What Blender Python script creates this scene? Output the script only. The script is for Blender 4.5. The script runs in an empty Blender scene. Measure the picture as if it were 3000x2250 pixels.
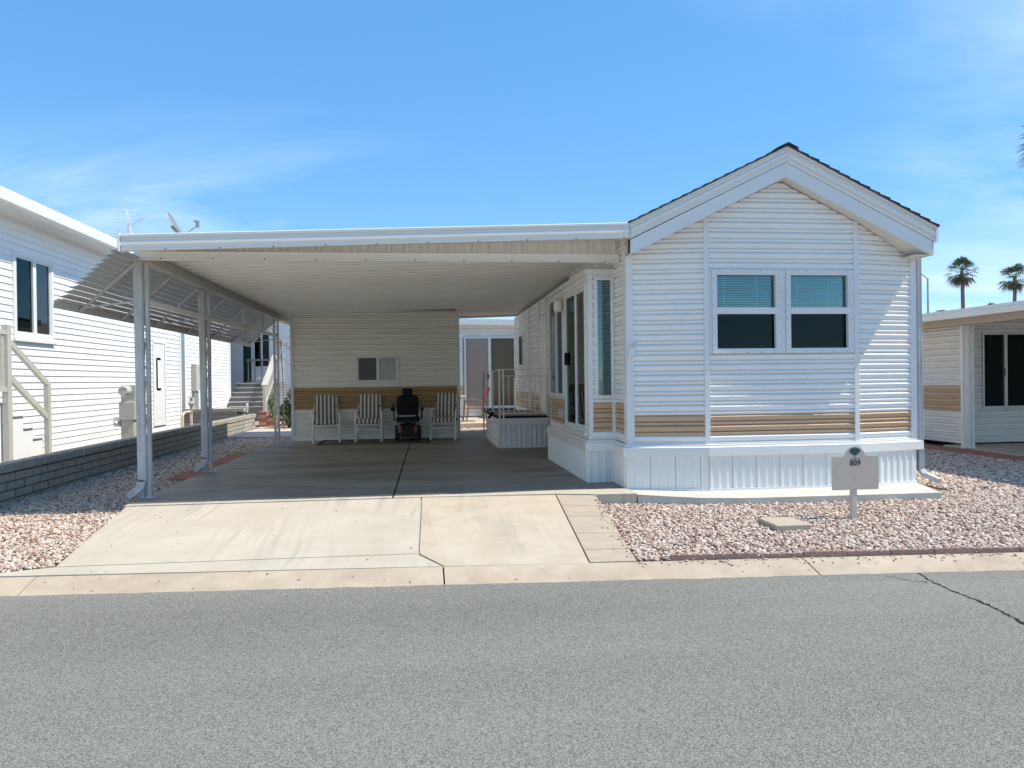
import bpy, math, random
import numpy as np
from mathutils import Vector, Matrix

random.seed(7)
rng = np.random.default_rng(11)
scene = bpy.context.scene
COL = scene.collection
R_ = math.radians

# ------------------------------------------------------------------ camera
YAW, PITCH, ROLL = R_(6.95), R_(-0.34), R_(0.7)
fw = Vector((math.sin(YAW) * math.cos(PITCH), math.cos(YAW) * math.cos(PITCH), math.sin(PITCH)))
r0 = fw.cross(Vector((0, 0, 1))).normalized()
u0 = r0.cross(fw)
rr = r0 * math.cos(ROLL) - u0 * math.sin(ROLL)
uu = u0 * math.cos(ROLL) + r0 * math.sin(ROLL)
cam_data = bpy.data.cameras.new("camera")
cam = bpy.data.objects.new("camera", cam_data)
COL.objects.link(cam)
cam.matrix_world = Matrix(((rr.x, uu.x, -fw.x, 0), (rr.y, uu.y, -fw.y, 0), (rr.z, uu.z, -fw.z, 1.32), (0, 0, 0, 1)))
cam_data.sensor_width = 36
cam_data.lens = 36 * 2183 / 3000
cam_data.clip_end = 3000
cam_data.clip_start = 0.05
scene.camera = cam

# ------------------------------------------------------------------ light
SUN = Vector((0.555, -0.083, 0.83)).normalized()
sun_d = bpy.data.lights.new("sun", 'SUN')
sun_d.energy = 3.85
sun_d.angle = R_(0.53)
sun_d.color = (1.0, 0.94, 0.84)
sun = bpy.data.objects.new("sun", sun_d)
COL.objects.link(sun)
sun.rotation_euler = SUN.to_track_quat('Z', 'Y').to_euler()
sun.location = (30, -5, 40)

world = bpy.data.worlds.new("World")
scene.world = world
world.use_nodes = True
wn, wl = world.node_tree.nodes, world.node_tree.links
wn.clear()
w_out = wn.new('ShaderNodeOutputWorld')
w_bg = wn.new('ShaderNodeBackground')
w_bg.inputs['Strength'].default_value = 0.15
sky = wn.new('ShaderNodeTexSky')
sky.sky_type = 'NISHITA'
sky.sun_disc = False
sky.sun_elevation = math.asin(SUN.z)
sky.sun_rotation = math.atan2(SUN.x, SUN.y)
sky.altitude = 400
sky.air_density = 0.6
sky.dust_density = 0.0
sky.ozone_density = 2.0
# thin cirrus: stretched noise in sky-dome coordinates
tc = wn.new('ShaderNodeTexCoord')
sep = wn.new('ShaderNodeSeparateXYZ')
wl.new(tc.outputs['Generated'], sep.inputs[0])
def wmath(op, a, b):
    n = wn.new('ShaderNodeMath'); n.operation = op
    for i, v in enumerate((a, b)):
        if v is None: continue
        if isinstance(v, (int, float)): n.inputs[i].default_value = v
        else: wl.new(v, n.inputs[i])
    return n.outputs[0]
zc = wmath('ADD', wmath('MAXIMUM', sep.outputs['Z'], 0.0), 0.12)
cx = wmath('DIVIDE', sep.outputs['X'], zc)
cy = wmath('DIVIDE', sep.outputs['Y'], zc)
comb = wn.new('ShaderNodeCombineXYZ')
wl.new(cx, comb.inputs[0]); wl.new(cy, comb.inputs[1])
mp = wn.new('ShaderNodeMapping')
mp.inputs['Location'].default_value = (1.9, 4.2, 0)
mp.inputs['Rotation'].default_value = (0, 0, R_(10))
mp.inputs['Scale'].default_value = (0.55, 0.9, 1)
wl.new(comb.outputs[0], mp.inputs['Vector'])
n1 = wn.new('ShaderNodeTexNoise')
n1.inputs['Scale'].default_value = 1.1; n1.inputs['Detail'].default_value = 9; n1.inputs['Roughness'].default_value = 0.62
n1.inputs['Distortion'].default_value = 0.9
wl.new(mp.outputs[0], n1.inputs['Vector'])
n2 = wn.new('ShaderNodeTexNoise')
n2.inputs['Scale'].default_value = 0.42; n2.inputs['Detail'].default_value = 2
wl.new(mp.outputs[0], n2.inputs['Vector'])
cr = wn.new('ShaderNodeMapRange'); cr.inputs['From Min'].default_value = 0.42; cr.inputs['From Max'].default_value = 0.78
wl.new(n1.outputs['Fac'], cr.inputs['Value'])
cr2 = wn.new('ShaderNodeMapRange'); cr2.inputs['From Min'].default_value = 0.45; cr2.inputs['From Max'].default_value = 0.62
wl.new(n2.outputs['Fac'], cr2.inputs['Value'])
cf = wmath('MULTIPLY', wmath('MULTIPLY', cr.outputs[0], cr2.outputs[0]), 0.85)
mixc = wn.new('ShaderNodeMix'); mixc.data_type = 'RGBA'
mixc.inputs['B'].default_value = (4.2, 5.0, 5.6, 1)
wl.new(cf, mixc.inputs['Factor'])
hsv = wn.new('ShaderNodeHueSaturation'); hsv.inputs['Saturation'].default_value = 2.05; hsv.inputs['Value'].default_value = 2.5
gmn = wn.new('ShaderNodeGamma'); gmn.inputs['Gamma'].default_value = 0.42
wl.new(sky.outputs[0], gmn.inputs['Color']); wl.new(gmn.outputs[0], hsv.inputs['Color'])
wl.new(hsv.outputs[0], mixc.inputs['A'])
wl.new(mixc.outputs['Result'], w_bg.inputs['Color'])
wl.new(w_bg.outputs[0], w_out.inputs['Surface'])

vs = scene.view_settings
vs.view_transform = 'Standard'
vs.look = 'None'
vs.exposure = 0.66
vs.gamma = 1.0
vs.use_curve_mapping = False
scene.cycles.max_bounces = 16
scene.cycles.diffuse_bounces = 9

# ------------------------------------------------------------------ materials
MATS = {}
def M(name, col, rough=0.5, metal=0.0, var=0.0, vscale=4.0, bump=0.0, bscale=60.0, spec=0.5, island=0.0, col2=None, stretch=(1, 1, 1)):
    """principled material; colour wanders between two tones with noise in world space"""
    if name in MATS: return MATS[name]
    m = bpy.data.materials.new(name); m.use_nodes = True
    nt = m.node_tree; N, L = nt.nodes, nt.links
    p = N['Principled BSDF']
    p.inputs['Base Color'].default_value = (*col, 1)
    p.inputs['Roughness'].default_value = rough
    p.inputs['Metallic'].default_value = metal
    p.inputs['Specular IOR Level'].default_value = spec
    g = N.new('ShaderNodeNewGeometry')
    src = g.outputs['Position']
    if stretch != (1, 1, 1):
        mpn = N.new('ShaderNodeMapping'); mpn.inputs['Scale'].default_value = stretch
        L.new(src, mpn.inputs['Vector']); src = mpn.outputs[0]
    last = None
    if var > 0 or col2:
        nz = N.new('ShaderNodeTexNoise'); nz.inputs['Scale'].default_value = vscale
        nz.inputs['Detail'].default_value = 8; nz.inputs['Roughness'].default_value = 0.65
        L.new(src, nz.inputs['Vector'])
        mr = N.new('ShaderNodeMapRange'); mr.inputs['From Min'].default_value = 0.3; mr.inputs['From Max'].default_value = 0.7
        L.new(nz.outputs['Fac'], mr.inputs['Value'])
        mx = N.new('ShaderNodeMix'); mx.data_type = 'RGBA'
        a = tuple(c * (1 - var) for c in col); b = col2 if col2 else tuple(min(1, c * (1 + var)) for c in col)
        mx.inputs['A'].default_value = (*a, 1); mx.inputs['B'].default_value = (*b, 1)
        L.new(mr.outputs[0], mx.inputs['Factor'])
        last = mx.outputs['Result']
    if island > 0:
        h = N.new('ShaderNodeHueSaturation')
        mr2 = N.new('ShaderNodeMapRange'); mr2.inputs['To Min'].default_value = 1 - island; mr2.inputs['To Max'].default_value = 1 + island
        L.new(g.outputs['Random Per Island'], mr2.inputs['Value'])
        L.new(mr2.outputs[0], h.inputs['Value'])
        if last: L.new(last, h.inputs['Color'])
        else: h.inputs['Color'].default_value = (*col, 1)
        last = h.outputs[0]
    if last: L.new(last, p.inputs['Base Color'])
    if bump > 0:
        nb = N.new('ShaderNodeTexNoise'); nb.inputs['Scale'].default_value = bscale; nb.inputs['Detail'].default_value = 6
        L.new(src, nb.inputs['Vector'])
        bp = N.new('ShaderNodeBump'); bp.inputs['Strength'].default_value = bump; bp.inputs['Distance'].default_value = 0.01
        L.new(nb.outputs['Fac'], bp.inputs['Height'])
        L.new(bp.outputs[0], p.inputs['Normal'])
    MATS[name] = m
    return m

def glass(name, tint, ior=1.6, rough=0.0, gloss=1.0):
    if name in MATS: return MATS[name]
    m = bpy.data.materials.new(name); m.use_nodes = True
    nt = m.node_tree; N, L = nt.nodes, nt.links
    N.remove(N['Principled BSDF'])
    out = N['Material Output']
    tr = N.new('ShaderNodeBsdfTransparent'); tr.inputs['Color'].default_value = (*tint, 1)
    gl = N.new('ShaderNodeBsdfGlossy'); gl.inputs['Roughness'].default_value = rough
    gl.inputs['Color'].default_value = (*(gloss if isinstance(gloss, tuple) else (gloss,) * 3), 1)
    fr = N.new('ShaderNodeFresnel'); fr.inputs['IOR'].default_value = ior
    mx = N.new('ShaderNodeMixShader')
    L.new(fr.outputs[0], mx.inputs[0]); L.new(tr.outputs[0], mx.inputs[1]); L.new(gl.outputs[0], mx.inputs[2])
    L.new(mx.outputs[0], out.inputs['Surface'])
    MATS[name] = m
    return m

white = M('white_metal', (0.80, 0.79, 0.76), 0.36, var=0.03, vscale=1.3, col2=(0.77, 0.755, 0.71))
white_sid = M('white_siding', (0.83, 0.82, 0.79), 0.30, var=0.04, vscale=0.9, bump=0.06, bscale=9)
white_trim = M('white_trim', (0.73, 0.725, 0.70), 0.42, var=0.04, vscale=2.5)
pan_white = M('pan_white', (0.88, 0.86, 0.80), 0.16, var=0.05, vscale=2, bump=0.03, bscale=12)
old_white = M('weathered_white', (0.50, 0.50, 0.49), 0.5, var=0.22, vscale=5, stretch=(3, 3, 0.6), bump=0.05, bscale=40)
cream = M('cream_siding', (0.72, 0.69, 0.62), 0.45, var=0.05, vscale=1.2)
tan = M('tan_siding', (0.54, 0.375, 0.235), 0.4, var=0.05, vscale=1.5)
tan_light = M('tan_siding_faded', (0.60, 0.44, 0.29), 0.45, var=0.05, vscale=1.5)
shed_white = M('shed_siding', (0.87, 0.845, 0.76), 0.4, var=0.04, vscale=1.0)
lap_white = M('lap_siding', (0.80, 0.80, 0.78), 0.5, var=0.03, vscale=1.2)
grey_steel = M('grey_steel', (0.30, 0.31, 0.32), 0.5, var=0.08, vscale=6)
beam_grey = M('beam_taupe', (0.42, 0.40, 0.37), 0.45, var=0.08, vscale=3)
alu = M('aluminium', (0.62, 0.62, 0.61), 0.35, metal=0.6)
screwm = M('screw_head', (0.10, 0.09, 0.08), 0.6)
black = M('black_plastic', (0.007, 0.007, 0.007), 0.6, spec=0.2)
rubber = M('rubber', (0.02, 0.02, 0.02), 0.8)
shingle = M('shingle', (0.045, 0.045, 0.055), 0.9, var=0.35, vscale=30, bump=0.5, bscale=200)
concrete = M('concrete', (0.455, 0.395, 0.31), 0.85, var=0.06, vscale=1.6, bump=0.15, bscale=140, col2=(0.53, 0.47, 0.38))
concrete2 = M('concrete_tan', (0.46, 0.385, 0.28), 0.85, var=0.08, vscale=2.2, bump=0.15, bscale=140, col2=(0.535, 0.46, 0.355))
carport_conc_shaded = M('carport_concrete_shaded', (0.22, 0.195, 0.15), 0.6, var=0.30, vscale=0.9, bump=0.08, bscale=120, col2=(0.35, 0.32, 0.265), stretch=(0.6, 1.8, 1))  # stained floor, with the carport's shade also darkened into its colour
kerb_m = M('kerb_concrete', (0.41, 0.325, 0.23), 0.9, var=0.10, vscale=3.5, bump=0.25, bscale=220, col2=(0.50, 0.41, 0.305))
paver_m = M('paver', (0.42, 0.35, 0.265), 0.9, var=0.10, vscale=5, bump=0.2, bscale=260)
block_m = M('block', (0.37, 0.335, 0.28), 0.92, var=0.14, vscale=7, bump=0.5, bscale=120)
mortar_m = M('mortar', (0.10, 0.09, 0.08), 0.95, var=0.15, vscale=9)
brick_red = M('brick_red', (0.36, 0.145, 0.10), 0.9, var=0.2, vscale=9, bump=0.3, bscale=150)
edging_m = M('edging', (0.34, 0.215, 0.165), 0.9, var=0.15, vscale=9, bump=0.3, bscale=150)
soil = M('soil', (0.30, 0.235, 0.19), 0.95, var=0.25, vscale=6, bump=0.5, bscale=50)
gravel_bed_m = M('gravel_bed', (0.13, 0.08, 0.06), 0.95, var=0.35, vscale=28, bump=0.8, bscale=40, col2=(0.27, 0.185, 0.14))
gravel_far = M('gravel_pale', (0.56, 0.47, 0.40), 0.95, var=0.3, vscale=22, bump=0.9, bscale=30, col2=(0.66, 0.58, 0.52))
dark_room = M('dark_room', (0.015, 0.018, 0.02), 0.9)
curtain = M('curtain', (0.60, 0.57, 0.47), 0.9, var=0.08, vscale=3, stretch=(6, 6, 0.5), bump=0.6, bscale=5)
screen_m = M('screen_mesh', (0.055, 0.06, 0.06), 0.8)
screen_tan = M('screen_tan', (0.33, 0.27, 0.23), 0.9, var=0.06, vscale=3)
teal_dark = M('emblem_teal', (0.012, 0.075, 0.072), 0.6)
sign_m = M('sign_paint', (0.54, 0.455, 0.37), 0.55, var=0.05, vscale=5)
sign_post_m = M('sign_post', (0.56, 0.50, 0.42), 0.6, var=0.12, vscale=9, stretch=(1, 1, 0.3))
red_mesh = M('red_sling', (0.62, 0.02, 0.03), 0.6)
red_gloss = M('red_panel', (0.16, 0.006, 0.01), 0.25)
tubew = M('chair_tube', (0.90, 0.89, 0.84), 0.35)
brown_tube = M('brown_tube', (0.16, 0.11, 0.09), 0.5)
mat_m = M('mat_weave', (0.13, 0.12, 0.10), 0.95, var=0.2, vscale=40)
mat_edge = M('mat_border', (0.012, 0.012, 0.012), 0.9)
mat_line = M('mat_stripe', (0.22, 0.20, 0.17), 0.95)
trunk_m = M('palm_trunk', (0.16, 0.125, 0.10), 0.95, var=0.3, vscale=8, stretch=(1, 1, 3))
frond_m = M('palm_frond', (0.055, 0.085, 0.032), 0.55, var=0.2, vscale=1.0, island=0.4)
dead_m = M('palm_dead', (0.24, 0.17, 0.10), 0.9, island=0.3)
leaf_m = M('shrub_leaf', (0.05, 0.10, 0.025), 0.5, island=0.45)
leaf_lt = M('shrub_leaf_light', (0.14, 0.22, 0.05), 0.5, island=0.35)
bark = M('bark', (0.17, 0.13, 0.10), 0.9)
taupe_rail = M('taupe_rail', (0.50, 0.47, 0.40), 0.5, var=0.06, vscale=4)
grey_box = M('meter_box', (0.46, 0.44, 0.38), 0.5, var=0.08, vscale=6)
step_grey = M('step_grey', (0.17, 0.165, 0.16), 0.8, var=0.1, vscale=6)
pink_wall = M('pink_stucco', (0.42, 0.32, 0.30), 0.9, var=0.05, vscale=4)
blue_shade = M('lap_siding_shaded', (0.55, 0.60, 0.66), 0.5, var=0.04, vscale=2)  # white lap siding with blue shade put into its colour
gold = M('lamp_brass', (0.62, 0.50, 0.25), 0.35)
frost = M('frosted_glass', (0.75, 0.75, 0.70), 0.15)
ink = M('black_ink', (0.012, 0.012, 0.012), 0.6)
deck_m = M('deck_boards', (0.42, 0.30, 0.23), 0.8, var=0.1, vscale=5)
g_teal = glass('glass_teal', (0.72, 0.97, 0.98), ior=1.75)
g_clear = glass('glass_clear', (0.85, 0.85, 0.83), ior=1.4)
g_dark = glass('glass_dark', (0.19, 0.24, 0.25), ior=1.36, gloss=(0.55, 0.75, 0.80))
g_grey = glass('glass_grey', (0.35, 0.42, 0.45))
blind_m = M('blind', (0.86, 0.88, 0.88), 0.5)

def striped_fabric(name, pitch=0.085):
    m = bpy.data.materials.new(name); m.use_nodes = True
    N, L = m.node_tree.nodes, m.node_tree.links
    p = N['Principled BSDF']; p.inputs['Roughness'].default_value = 0.9
    t = N.new('ShaderNodeTexCoord'); s = N.new('ShaderNodeSeparateXYZ')
    L.new(t.outputs['Object'], s.inputs[0])
    a = N.new('ShaderNodeMath'); a.operation = 'MULTIPLY'; a.inputs[1].default_value = 1 / pitch
    L.new(s.outputs['X'], a.inputs[0])
    f = N.new('ShaderNodeMath'); f.operation = 'FRACT'; L.new(a.outputs[0], f.inputs[0])
    cr_ = N.new('ShaderNodeValToRGB'); cr_.color_ramp.interpolation = 'CONSTANT'
    e = cr_.color_ramp.elements
    e[0].position = 0; e[0].color = (0.12, 0.11, 0.09, 1)
    e[1].position = 0.42; e[1].color = (0.44, 0.42, 0.36, 1)
    x = e.new(0.52); x.color = (0.66, 0.64, 0.57, 1)
    x = e.new(0.90); x.color = (0.44, 0.42, 0.36, 1)
    L.new(f.outputs[0], cr_.inputs[0]); L.new(cr_.outputs[0], p.inputs['Base Color'])
    return m
stripe = striped_fabric('striped_cushion')

def streaks(m, amt):
    nt = m.node_tree; N, L = nt.nodes, nt.links; p = N['Principled BSDF']
    src = p.inputs['Base Color'].links[0].from_socket
    g = N.new('ShaderNodeNewGeometry')
    nz = N.new('ShaderNodeTexNoise'); nz.inputs['Scale'].default_value = 0.5; L.new(g.outputs['Position'], nz.inputs['Vector'])
    add = N.new('ShaderNodeVectorMath'); add.operation = 'MULTIPLY_ADD'; add.inputs[1].default_value = (0.35, 0, 0)
    L.new(nz.outputs['Color'], add.inputs[0]); L.new(g.outputs['Position'], add.inputs[2])
    mp_ = N.new('ShaderNodeMapping'); mp_.inputs['Scale'].default_value = (9, 0.25, 1); L.new(add.outputs[0], mp_.inputs['Vector'])
    n2_ = N.new('ShaderNodeTexNoise'); n2_.inputs['Scale'].default_value = 1.6; n2_.inputs['Detail'].default_value = 5; L.new(mp_.outputs[0], n2_.inputs['Vector'])
    n3_ = N.new('ShaderNodeTexNoise'); n3_.inputs['Scale'].default_value = 0.8; n3_.inputs['Detail'].default_value = 3; L.new(g.outputs['Position'], n3_.inputs['Vector'])
    a = N.new('ShaderNodeMapRange'); a.inputs['From Min'].default_value = 0.45; a.inputs['From Max'].default_value = 0.68; L.new(n2_.outputs['Fac'], a.inputs['Value'])
    b = N.new('ShaderNodeMapRange'); b.inputs['From Min'].default_value = 0.42; b.inputs['From Max'].default_value = 0.62; L.new(n3_.outputs['Fac'], b.inputs['Value'])
    mu = N.new('ShaderNodeMath'); mu.operation = 'MULTIPLY'; L.new(a.outputs[0], mu.inputs[0]); L.new(b.outputs[0], mu.inputs[1])
    sc_ = N.new('ShaderNodeMath'); sc_.operation = 'MULTIPLY'; sc_.inputs[1].default_value = amt; L.new(mu.outputs[0], sc_.inputs[0])
    mx = N.new('ShaderNodeMix'); mx.data_type = 'RGBA'; mx.inputs['B'].default_value = (0.30, 0.275, 0.24, 1)
    L.new(sc_.outputs[0], mx.inputs['Factor']); L.new(src, mx.inputs['A']); L.new(mx.outputs['Result'], p.inputs['Base Color'])
streaks(concrete, 0.55); streaks(concrete2, 0.35); streaks(carport_conc_shaded, 0.3)

# asphalt: speckled aggregate, worn lighter wheel paths
def asphalt_mat():
    m = bpy.data.materials.new('asphalt'); m.use_nodes = True
    N, L = m.node_tree.nodes, m.node_tree.links
    p = N['Principled BSDF']; p.inputs['Roughness'].default_value = 0.88
    p.inputs['Specular IOR Level'].default_value = 0.3
    g = N.new('ShaderNodeNewGeometry')
    v = N.new('ShaderNodeTexVoronoi'); v.inputs['Scale'].default_value = 190
    L.new(g.outputs['Position'], v.inputs['Vector'])
    n = N.new('ShaderNodeTexNoise'); n.inputs['Scale'].default_value = 400; n.inputs['Detail'].default_value = 3
    L.new(g.outputs['Position'], n.inputs['Vector'])
    big = N.new('ShaderNodeTexNoise'); big.inputs['Scale'].default_value = 0.9; big.inputs['Detail'].default_value = 5
    bm_ = N.new('ShaderNodeMapping'); bm_.inputs['Scale'].default_value = (0.22, 1.25, 1); L.new(g.outputs['Position'], bm_.inputs['Vector']); L.new(bm_.outputs[0], big.inputs['Vector'])
    s = N.new('ShaderNodeSeparateColor'); L.new(v.outputs['Color'], s.inputs[0])
    mx = N.new('ShaderNodeMath'); mx.operation = 'MULTIPLY_ADD'; mx.inputs[1].default_value = 0.45; L.new(s.outputs[0], mx.inputs[0]); L.new(n.outputs['Fac'], mx.inputs[2])
    mb = N.new('ShaderNodeMath'); mb.operation = 'MULTIPLY_ADD'; mb.inputs[1].default_value = 0.26; L.new(big.outputs['Fac'], mb.inputs[0]); L.new(mx.outputs[0], mb.inputs[2])
    r = N.new('ShaderNodeValToRGB')
    e = r.color_ramp.elements
    e[0].position = 0.46; e[0].color = (0.050, 0.050, 0.046, 1)
    e[1].position = 1.10; e[1].color = (0.29, 0.282, 0.242, 1)
    x = e.new(0.78); x.color = (0.136, 0.135, 0.117, 1)
    L.new(mb.outputs[0], r.inputs[0]); L.new(r.outputs[0], p.inputs['Base Color'])
    bp = N.new('ShaderNodeBump'); bp.inputs['Strength'].default_value = 0.42; bp.inputs['Distance'].default_value = 0.006
    L.new(mx.outputs[0], bp.inputs['Height']); L.new(bp.outputs[0], p.inputs['Normal'])
    return m
asphalt = asphalt_mat()

def stone_mat(name, stops, base_dark=1.0):
    m = bpy.data.materials.new(name); m.use_nodes = True
    N, L = m.node_tree.nodes, m.node_tree.links
    p = N['Principled BSDF']; p.inputs['Roughness'].default_value = 0.9
    g = N.new('ShaderNodeNewGeometry')
    r = N.new('ShaderNodeValToRGB')
    e = r.color_ramp.elements
    e[0].position = 0; e[0].color = (*stops[0][1], 1)
    e[1].position = 1; e[1].color = (*stops[-1][1], 1)
    for pos, c in stops[1:-1]:
        x = e.new(pos); x.color = (*c, 1)
    L.new(g.outputs['Random Per Island'], r.inputs[0])
    n = N.new('ShaderNodeTexNoise'); n.inputs['Scale'].default_value = 60; n.inputs['Detail'].default_value = 4
    L.new(g.outputs['Position'], n.inputs['Vector'])
    mr = N.new('ShaderNodeMapRange'); mr.inputs['To Min'].default_value = 0.75; mr.inputs['To Max'].default_value = 1.2
    L.new(n.outputs['Fac'], mr.inputs['Value'])
    h = N.new('ShaderNodeHueSaturation'); L.new(mr.outputs[0], h.inputs['Value']); L.new(r.outputs[0], h.inputs['Color'])
    L.new(h.outputs[0], p.inputs['Base Color'])
    return m
gravel_m = stone_mat('gravel_stone', [(0, (0.24, 0.13, 0.095)), (0.2, (0.42, 0.29, 0.225)), (0.5, (0.54, 0.42, 0.335)), (0.8, (0.61, 0.505, 0.415)), (1, (0.69, 0.61, 0.52))])

# ------------------------------------------------------------------ mesh builder
class MB:
    def __init__(s):
        s.v = []; s.f = []
    def add(s, vs_, fs):
        o = len(s.v); s.v += [tuple(p) for p in vs_]; s.f += [tuple(i + o for i in f) for f in fs]; return s
    def box(s, x0, x1, y0, y1, z0, z1):
        return s.add([(x0, y0, z0), (x1, y0, z0), (x1, y1, z0), (x0, y1, z0), (x0, y0, z1), (x1, y0, z1), (x1, y1, z1), (x0, y1, z1)],
                     [(0, 3, 2, 1), (4, 5, 6, 7), (0, 1, 5, 4), (1, 2, 6, 5), (2, 3, 7, 6), (3, 0, 4, 7)])
    def cbox(s, x0, x1, y0, y1, z0, z1, c=0.01):
        """box with chamfered vertical and top edges"""
        pts = []
        def ring(i, z):
            return [(x0 + i + c, y0 + i, z), (x1 - i - c, y0 + i, z), (x1 - i, y0 + i + c, z), (x1 - i, y1 - i - c, z), (x1 - i - c, y1 - i, z), (x0 + i + c, y1 - i, z), (x0 + i, y1 - i - c, z), (x0 + i, y0 + i + c, z)]
        vs_ = ring(0, z0) + ring(0, z1 - c) + ring(c, z1)
        fs = [tuple(range(7, -1, -1)), tuple(range(16, 24))]
        for k in (0, 8):
            for i in range(8): fs.append((k + i, k + (i + 1) % 8, k + 8 + (i + 1) % 8, k + 8 + i))
        return s.add(vs_, fs)
    def bar(s, p0, p1, w, h=None, up=(0, 0, 1)):
        """rectangular bar from p0 to p1"""
        h = h or w
        p0, p1 = Vector(p0), Vector(p1)
        d = (p1 - p0).normalized(); u = Vector(up)
        if abs(d.dot(u)) > 0.98: u = Vector((1, 0, 0))
        a = d.cross(u).normalized(); b = a.cross(d).normalized()
        vs_ = []
        for p in (p0, p1):
            for i, j in ((-1, -1), (1, -1), (1, 1), (-1, 1)): vs_.append(p + a * (w / 2 * i) + b * (h / 2 * j))
        return s.add(vs_, [(0, 1, 2, 3), (7, 6, 5, 4), (0, 4, 5, 1), (1, 5, 6, 2), (2, 6, 7, 3), (3, 7, 4, 0)])
    def tube(s, pts, r, n=8, cap=True):
        pts = [Vector(p) for p in pts]
        rings = []; a = None
        for i, p in enumerate(pts):
            d = (pts[min(i + 1, len(pts) - 1)] - pts[max(i - 1, 0)]).normalized()
            if a is None:
                u = Vector((0, 0, 1)) if abs(d.z) < 0.9 else Vector((1, 0, 0))
                a = d.cross(u).normalized()
            a = (a - d * a.dot(d)).normalized(); b = d.cross(a)
            ri = r[i] if isinstance(r, (list, tuple)) else r
            rings.append([p + (a * math.cos(2 * math.pi * k / n) + b * math.sin(2 * math.pi * k / n)) * ri for k in range(n)])
        vs_ = [q for rg in rings for q in rg]; fs = []
        for i in range(len(rings) - 1):
            for k in range(n):
                fs.append((i * n + k, i * n + (k + 1) % n, (i + 1) * n + (k + 1) % n, (i + 1) * n + k))
        if cap:
            fs.append(tuple(range(n - 1, -1, -1))); fs.append(tuple((len(rings) - 1) * n + k for k in range(n)))
        return s.add(vs_, fs)
    def sweep(s, prof, p0, p1, a, b, closed=True):
        """profile [(u,v)] placed with axes a,b at p0 and p1"""
        p0, p1, a, b = Vector(p0), Vector(p1), Vector(a), Vector(b)
        n = len(prof)
        vs_ = [p0 + a * u + b * v for u, v in prof] + [p1 + a * u + b * v for u, v in prof]
        fs = [(i, (i + 1) % n, n + (i + 1) % n, n + i) for i in range(n if closed else n - 1)]
        if closed: fs += [tuple(range(n - 1, -1, -1)), tuple(range(n, 2 * n))]
        return s.add(vs_, fs)
    def prism(s, poly, d):
        """closed polygon (3d points) extruded by vector d"""
        d = Vector(d); n = len(poly)
        vs_ = [Vector(p) for p in poly] + [Vector(p) + d for p in poly]
        fs = [tuple(range(n - 1, -1, -1)), tuple(range(n, 2 * n))] + [(i, (i + 1) % n, n + (i + 1) % n, n + i) for i in range(n)]
        return s.add(vs_, fs)
    def cyl(s, p0, p1, r, n=16): return s.tube([p0, p1], r, n)
    def ball(s, c, rx, ry, rz, n=12, m=8):
        vs_ = []; fs = []
        for i in range(m + 1):
            t = math.pi * i / m
            for k in range(n):
                q = 2 * math.pi * k / n
                vs_.append((c[0] + rx * math.sin(t) * math.cos(q), c[1] + ry * math.sin(t) * math.sin(q), c[2] + rz * math.cos(t)))
        for i in range(m):
            for k in range(n): fs.append((i * n + k, (i + 1) * n + k, (i + 1) * n + (k + 1) % n, i * n + (k + 1) % n))
        return s.add(vs_, fs)
    def mesh(s, name, mat, off=(0, 0, 0), smooth=False):
        me = bpy.data.meshes.new(name)
        o = Vector(off)
        me.from_pydata([tuple(Vector(p) - o) for p in s.v], [], s.f)
        if mat: me.materials.append(mat)
        if smooth: me.polygons.foreach_set('use_smooth', [True] * len(me.polygons))
        me.update()
        return me

def fix_normals(me):
    import bmesh
    b = bmesh.new(); b.from_mesh(me); bmesh.ops.recalc_face_normals(b, faces=b.faces); b.to_mesh(me); b.free()

class Thing:
    def __init__(s, name, label=None, cat=None, loc=(0, 0, 0), group=None, kind=None):
        s.o = bpy.data.objects.new(name, None); COL.objects.link(s.o)
        s.o.empty_display_size = 0.2
        s.o.location = loc; s.loc = Vector(loc)
        if label: s.o['label'] = label
        if cat: s.o['category'] = cat
        if group: s.o['group'] = group
        if kind: s.o['kind'] = kind
    def part(s, name, mb, mat, parent=None, smooth=False, label=None, fix=True):
        me = mb.mesh(name, mat, s.loc, smooth)
        if fix: fix_normals(me)
        ob = bpy.data.objects.new(name, me); COL.objects.link(ob)
        ob.parent = parent or s.o
        if label: ob['label'] = label
        return ob
    def inst(s, name, me, loc, parent=None, rot=None, scale=None):
        ob = bpy.data.objects.new(name, me); COL.objects.link(ob)
        ob.parent = parent or s.o
        ob.location = Vector(loc) - s.loc
        if rot: ob.rotation_euler = rot
        if scale: ob.scale = scale
        return ob

def single(name, mb, mat, label=None, cat=None, kind=None, smooth=False, fix=True, group=None):
    me = mb.mesh(name, mat, (0, 0, 0), smooth)
    if fix: fix_normals(me)
    ob = bpy.data.objects.new(name, me); COL.objects.link(ob)
    if label: ob['label'] = label
    if cat: ob['category'] = cat
    if kind: ob['kind'] = kind
    if group: ob['group'] = group
    return ob

# ------------------------------------------------------------------ ground, road, concrete
single('ground', MB().add([(-900, -900, -0.32), (900, -900, -0.32), (900, 900, -0.32), (-900, 900, -0.32)], [(0, 1, 2, 3)]), gravel_far, kind='structure', fix=False)

def road_edge(x): return 5.60 - 0.071 * (x - 0.155)
def kerb_back(x): return 5.905 - 0.071 * (x - 0.155)
Z_ROAD, Z_KB = -0.22, -0.155
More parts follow.
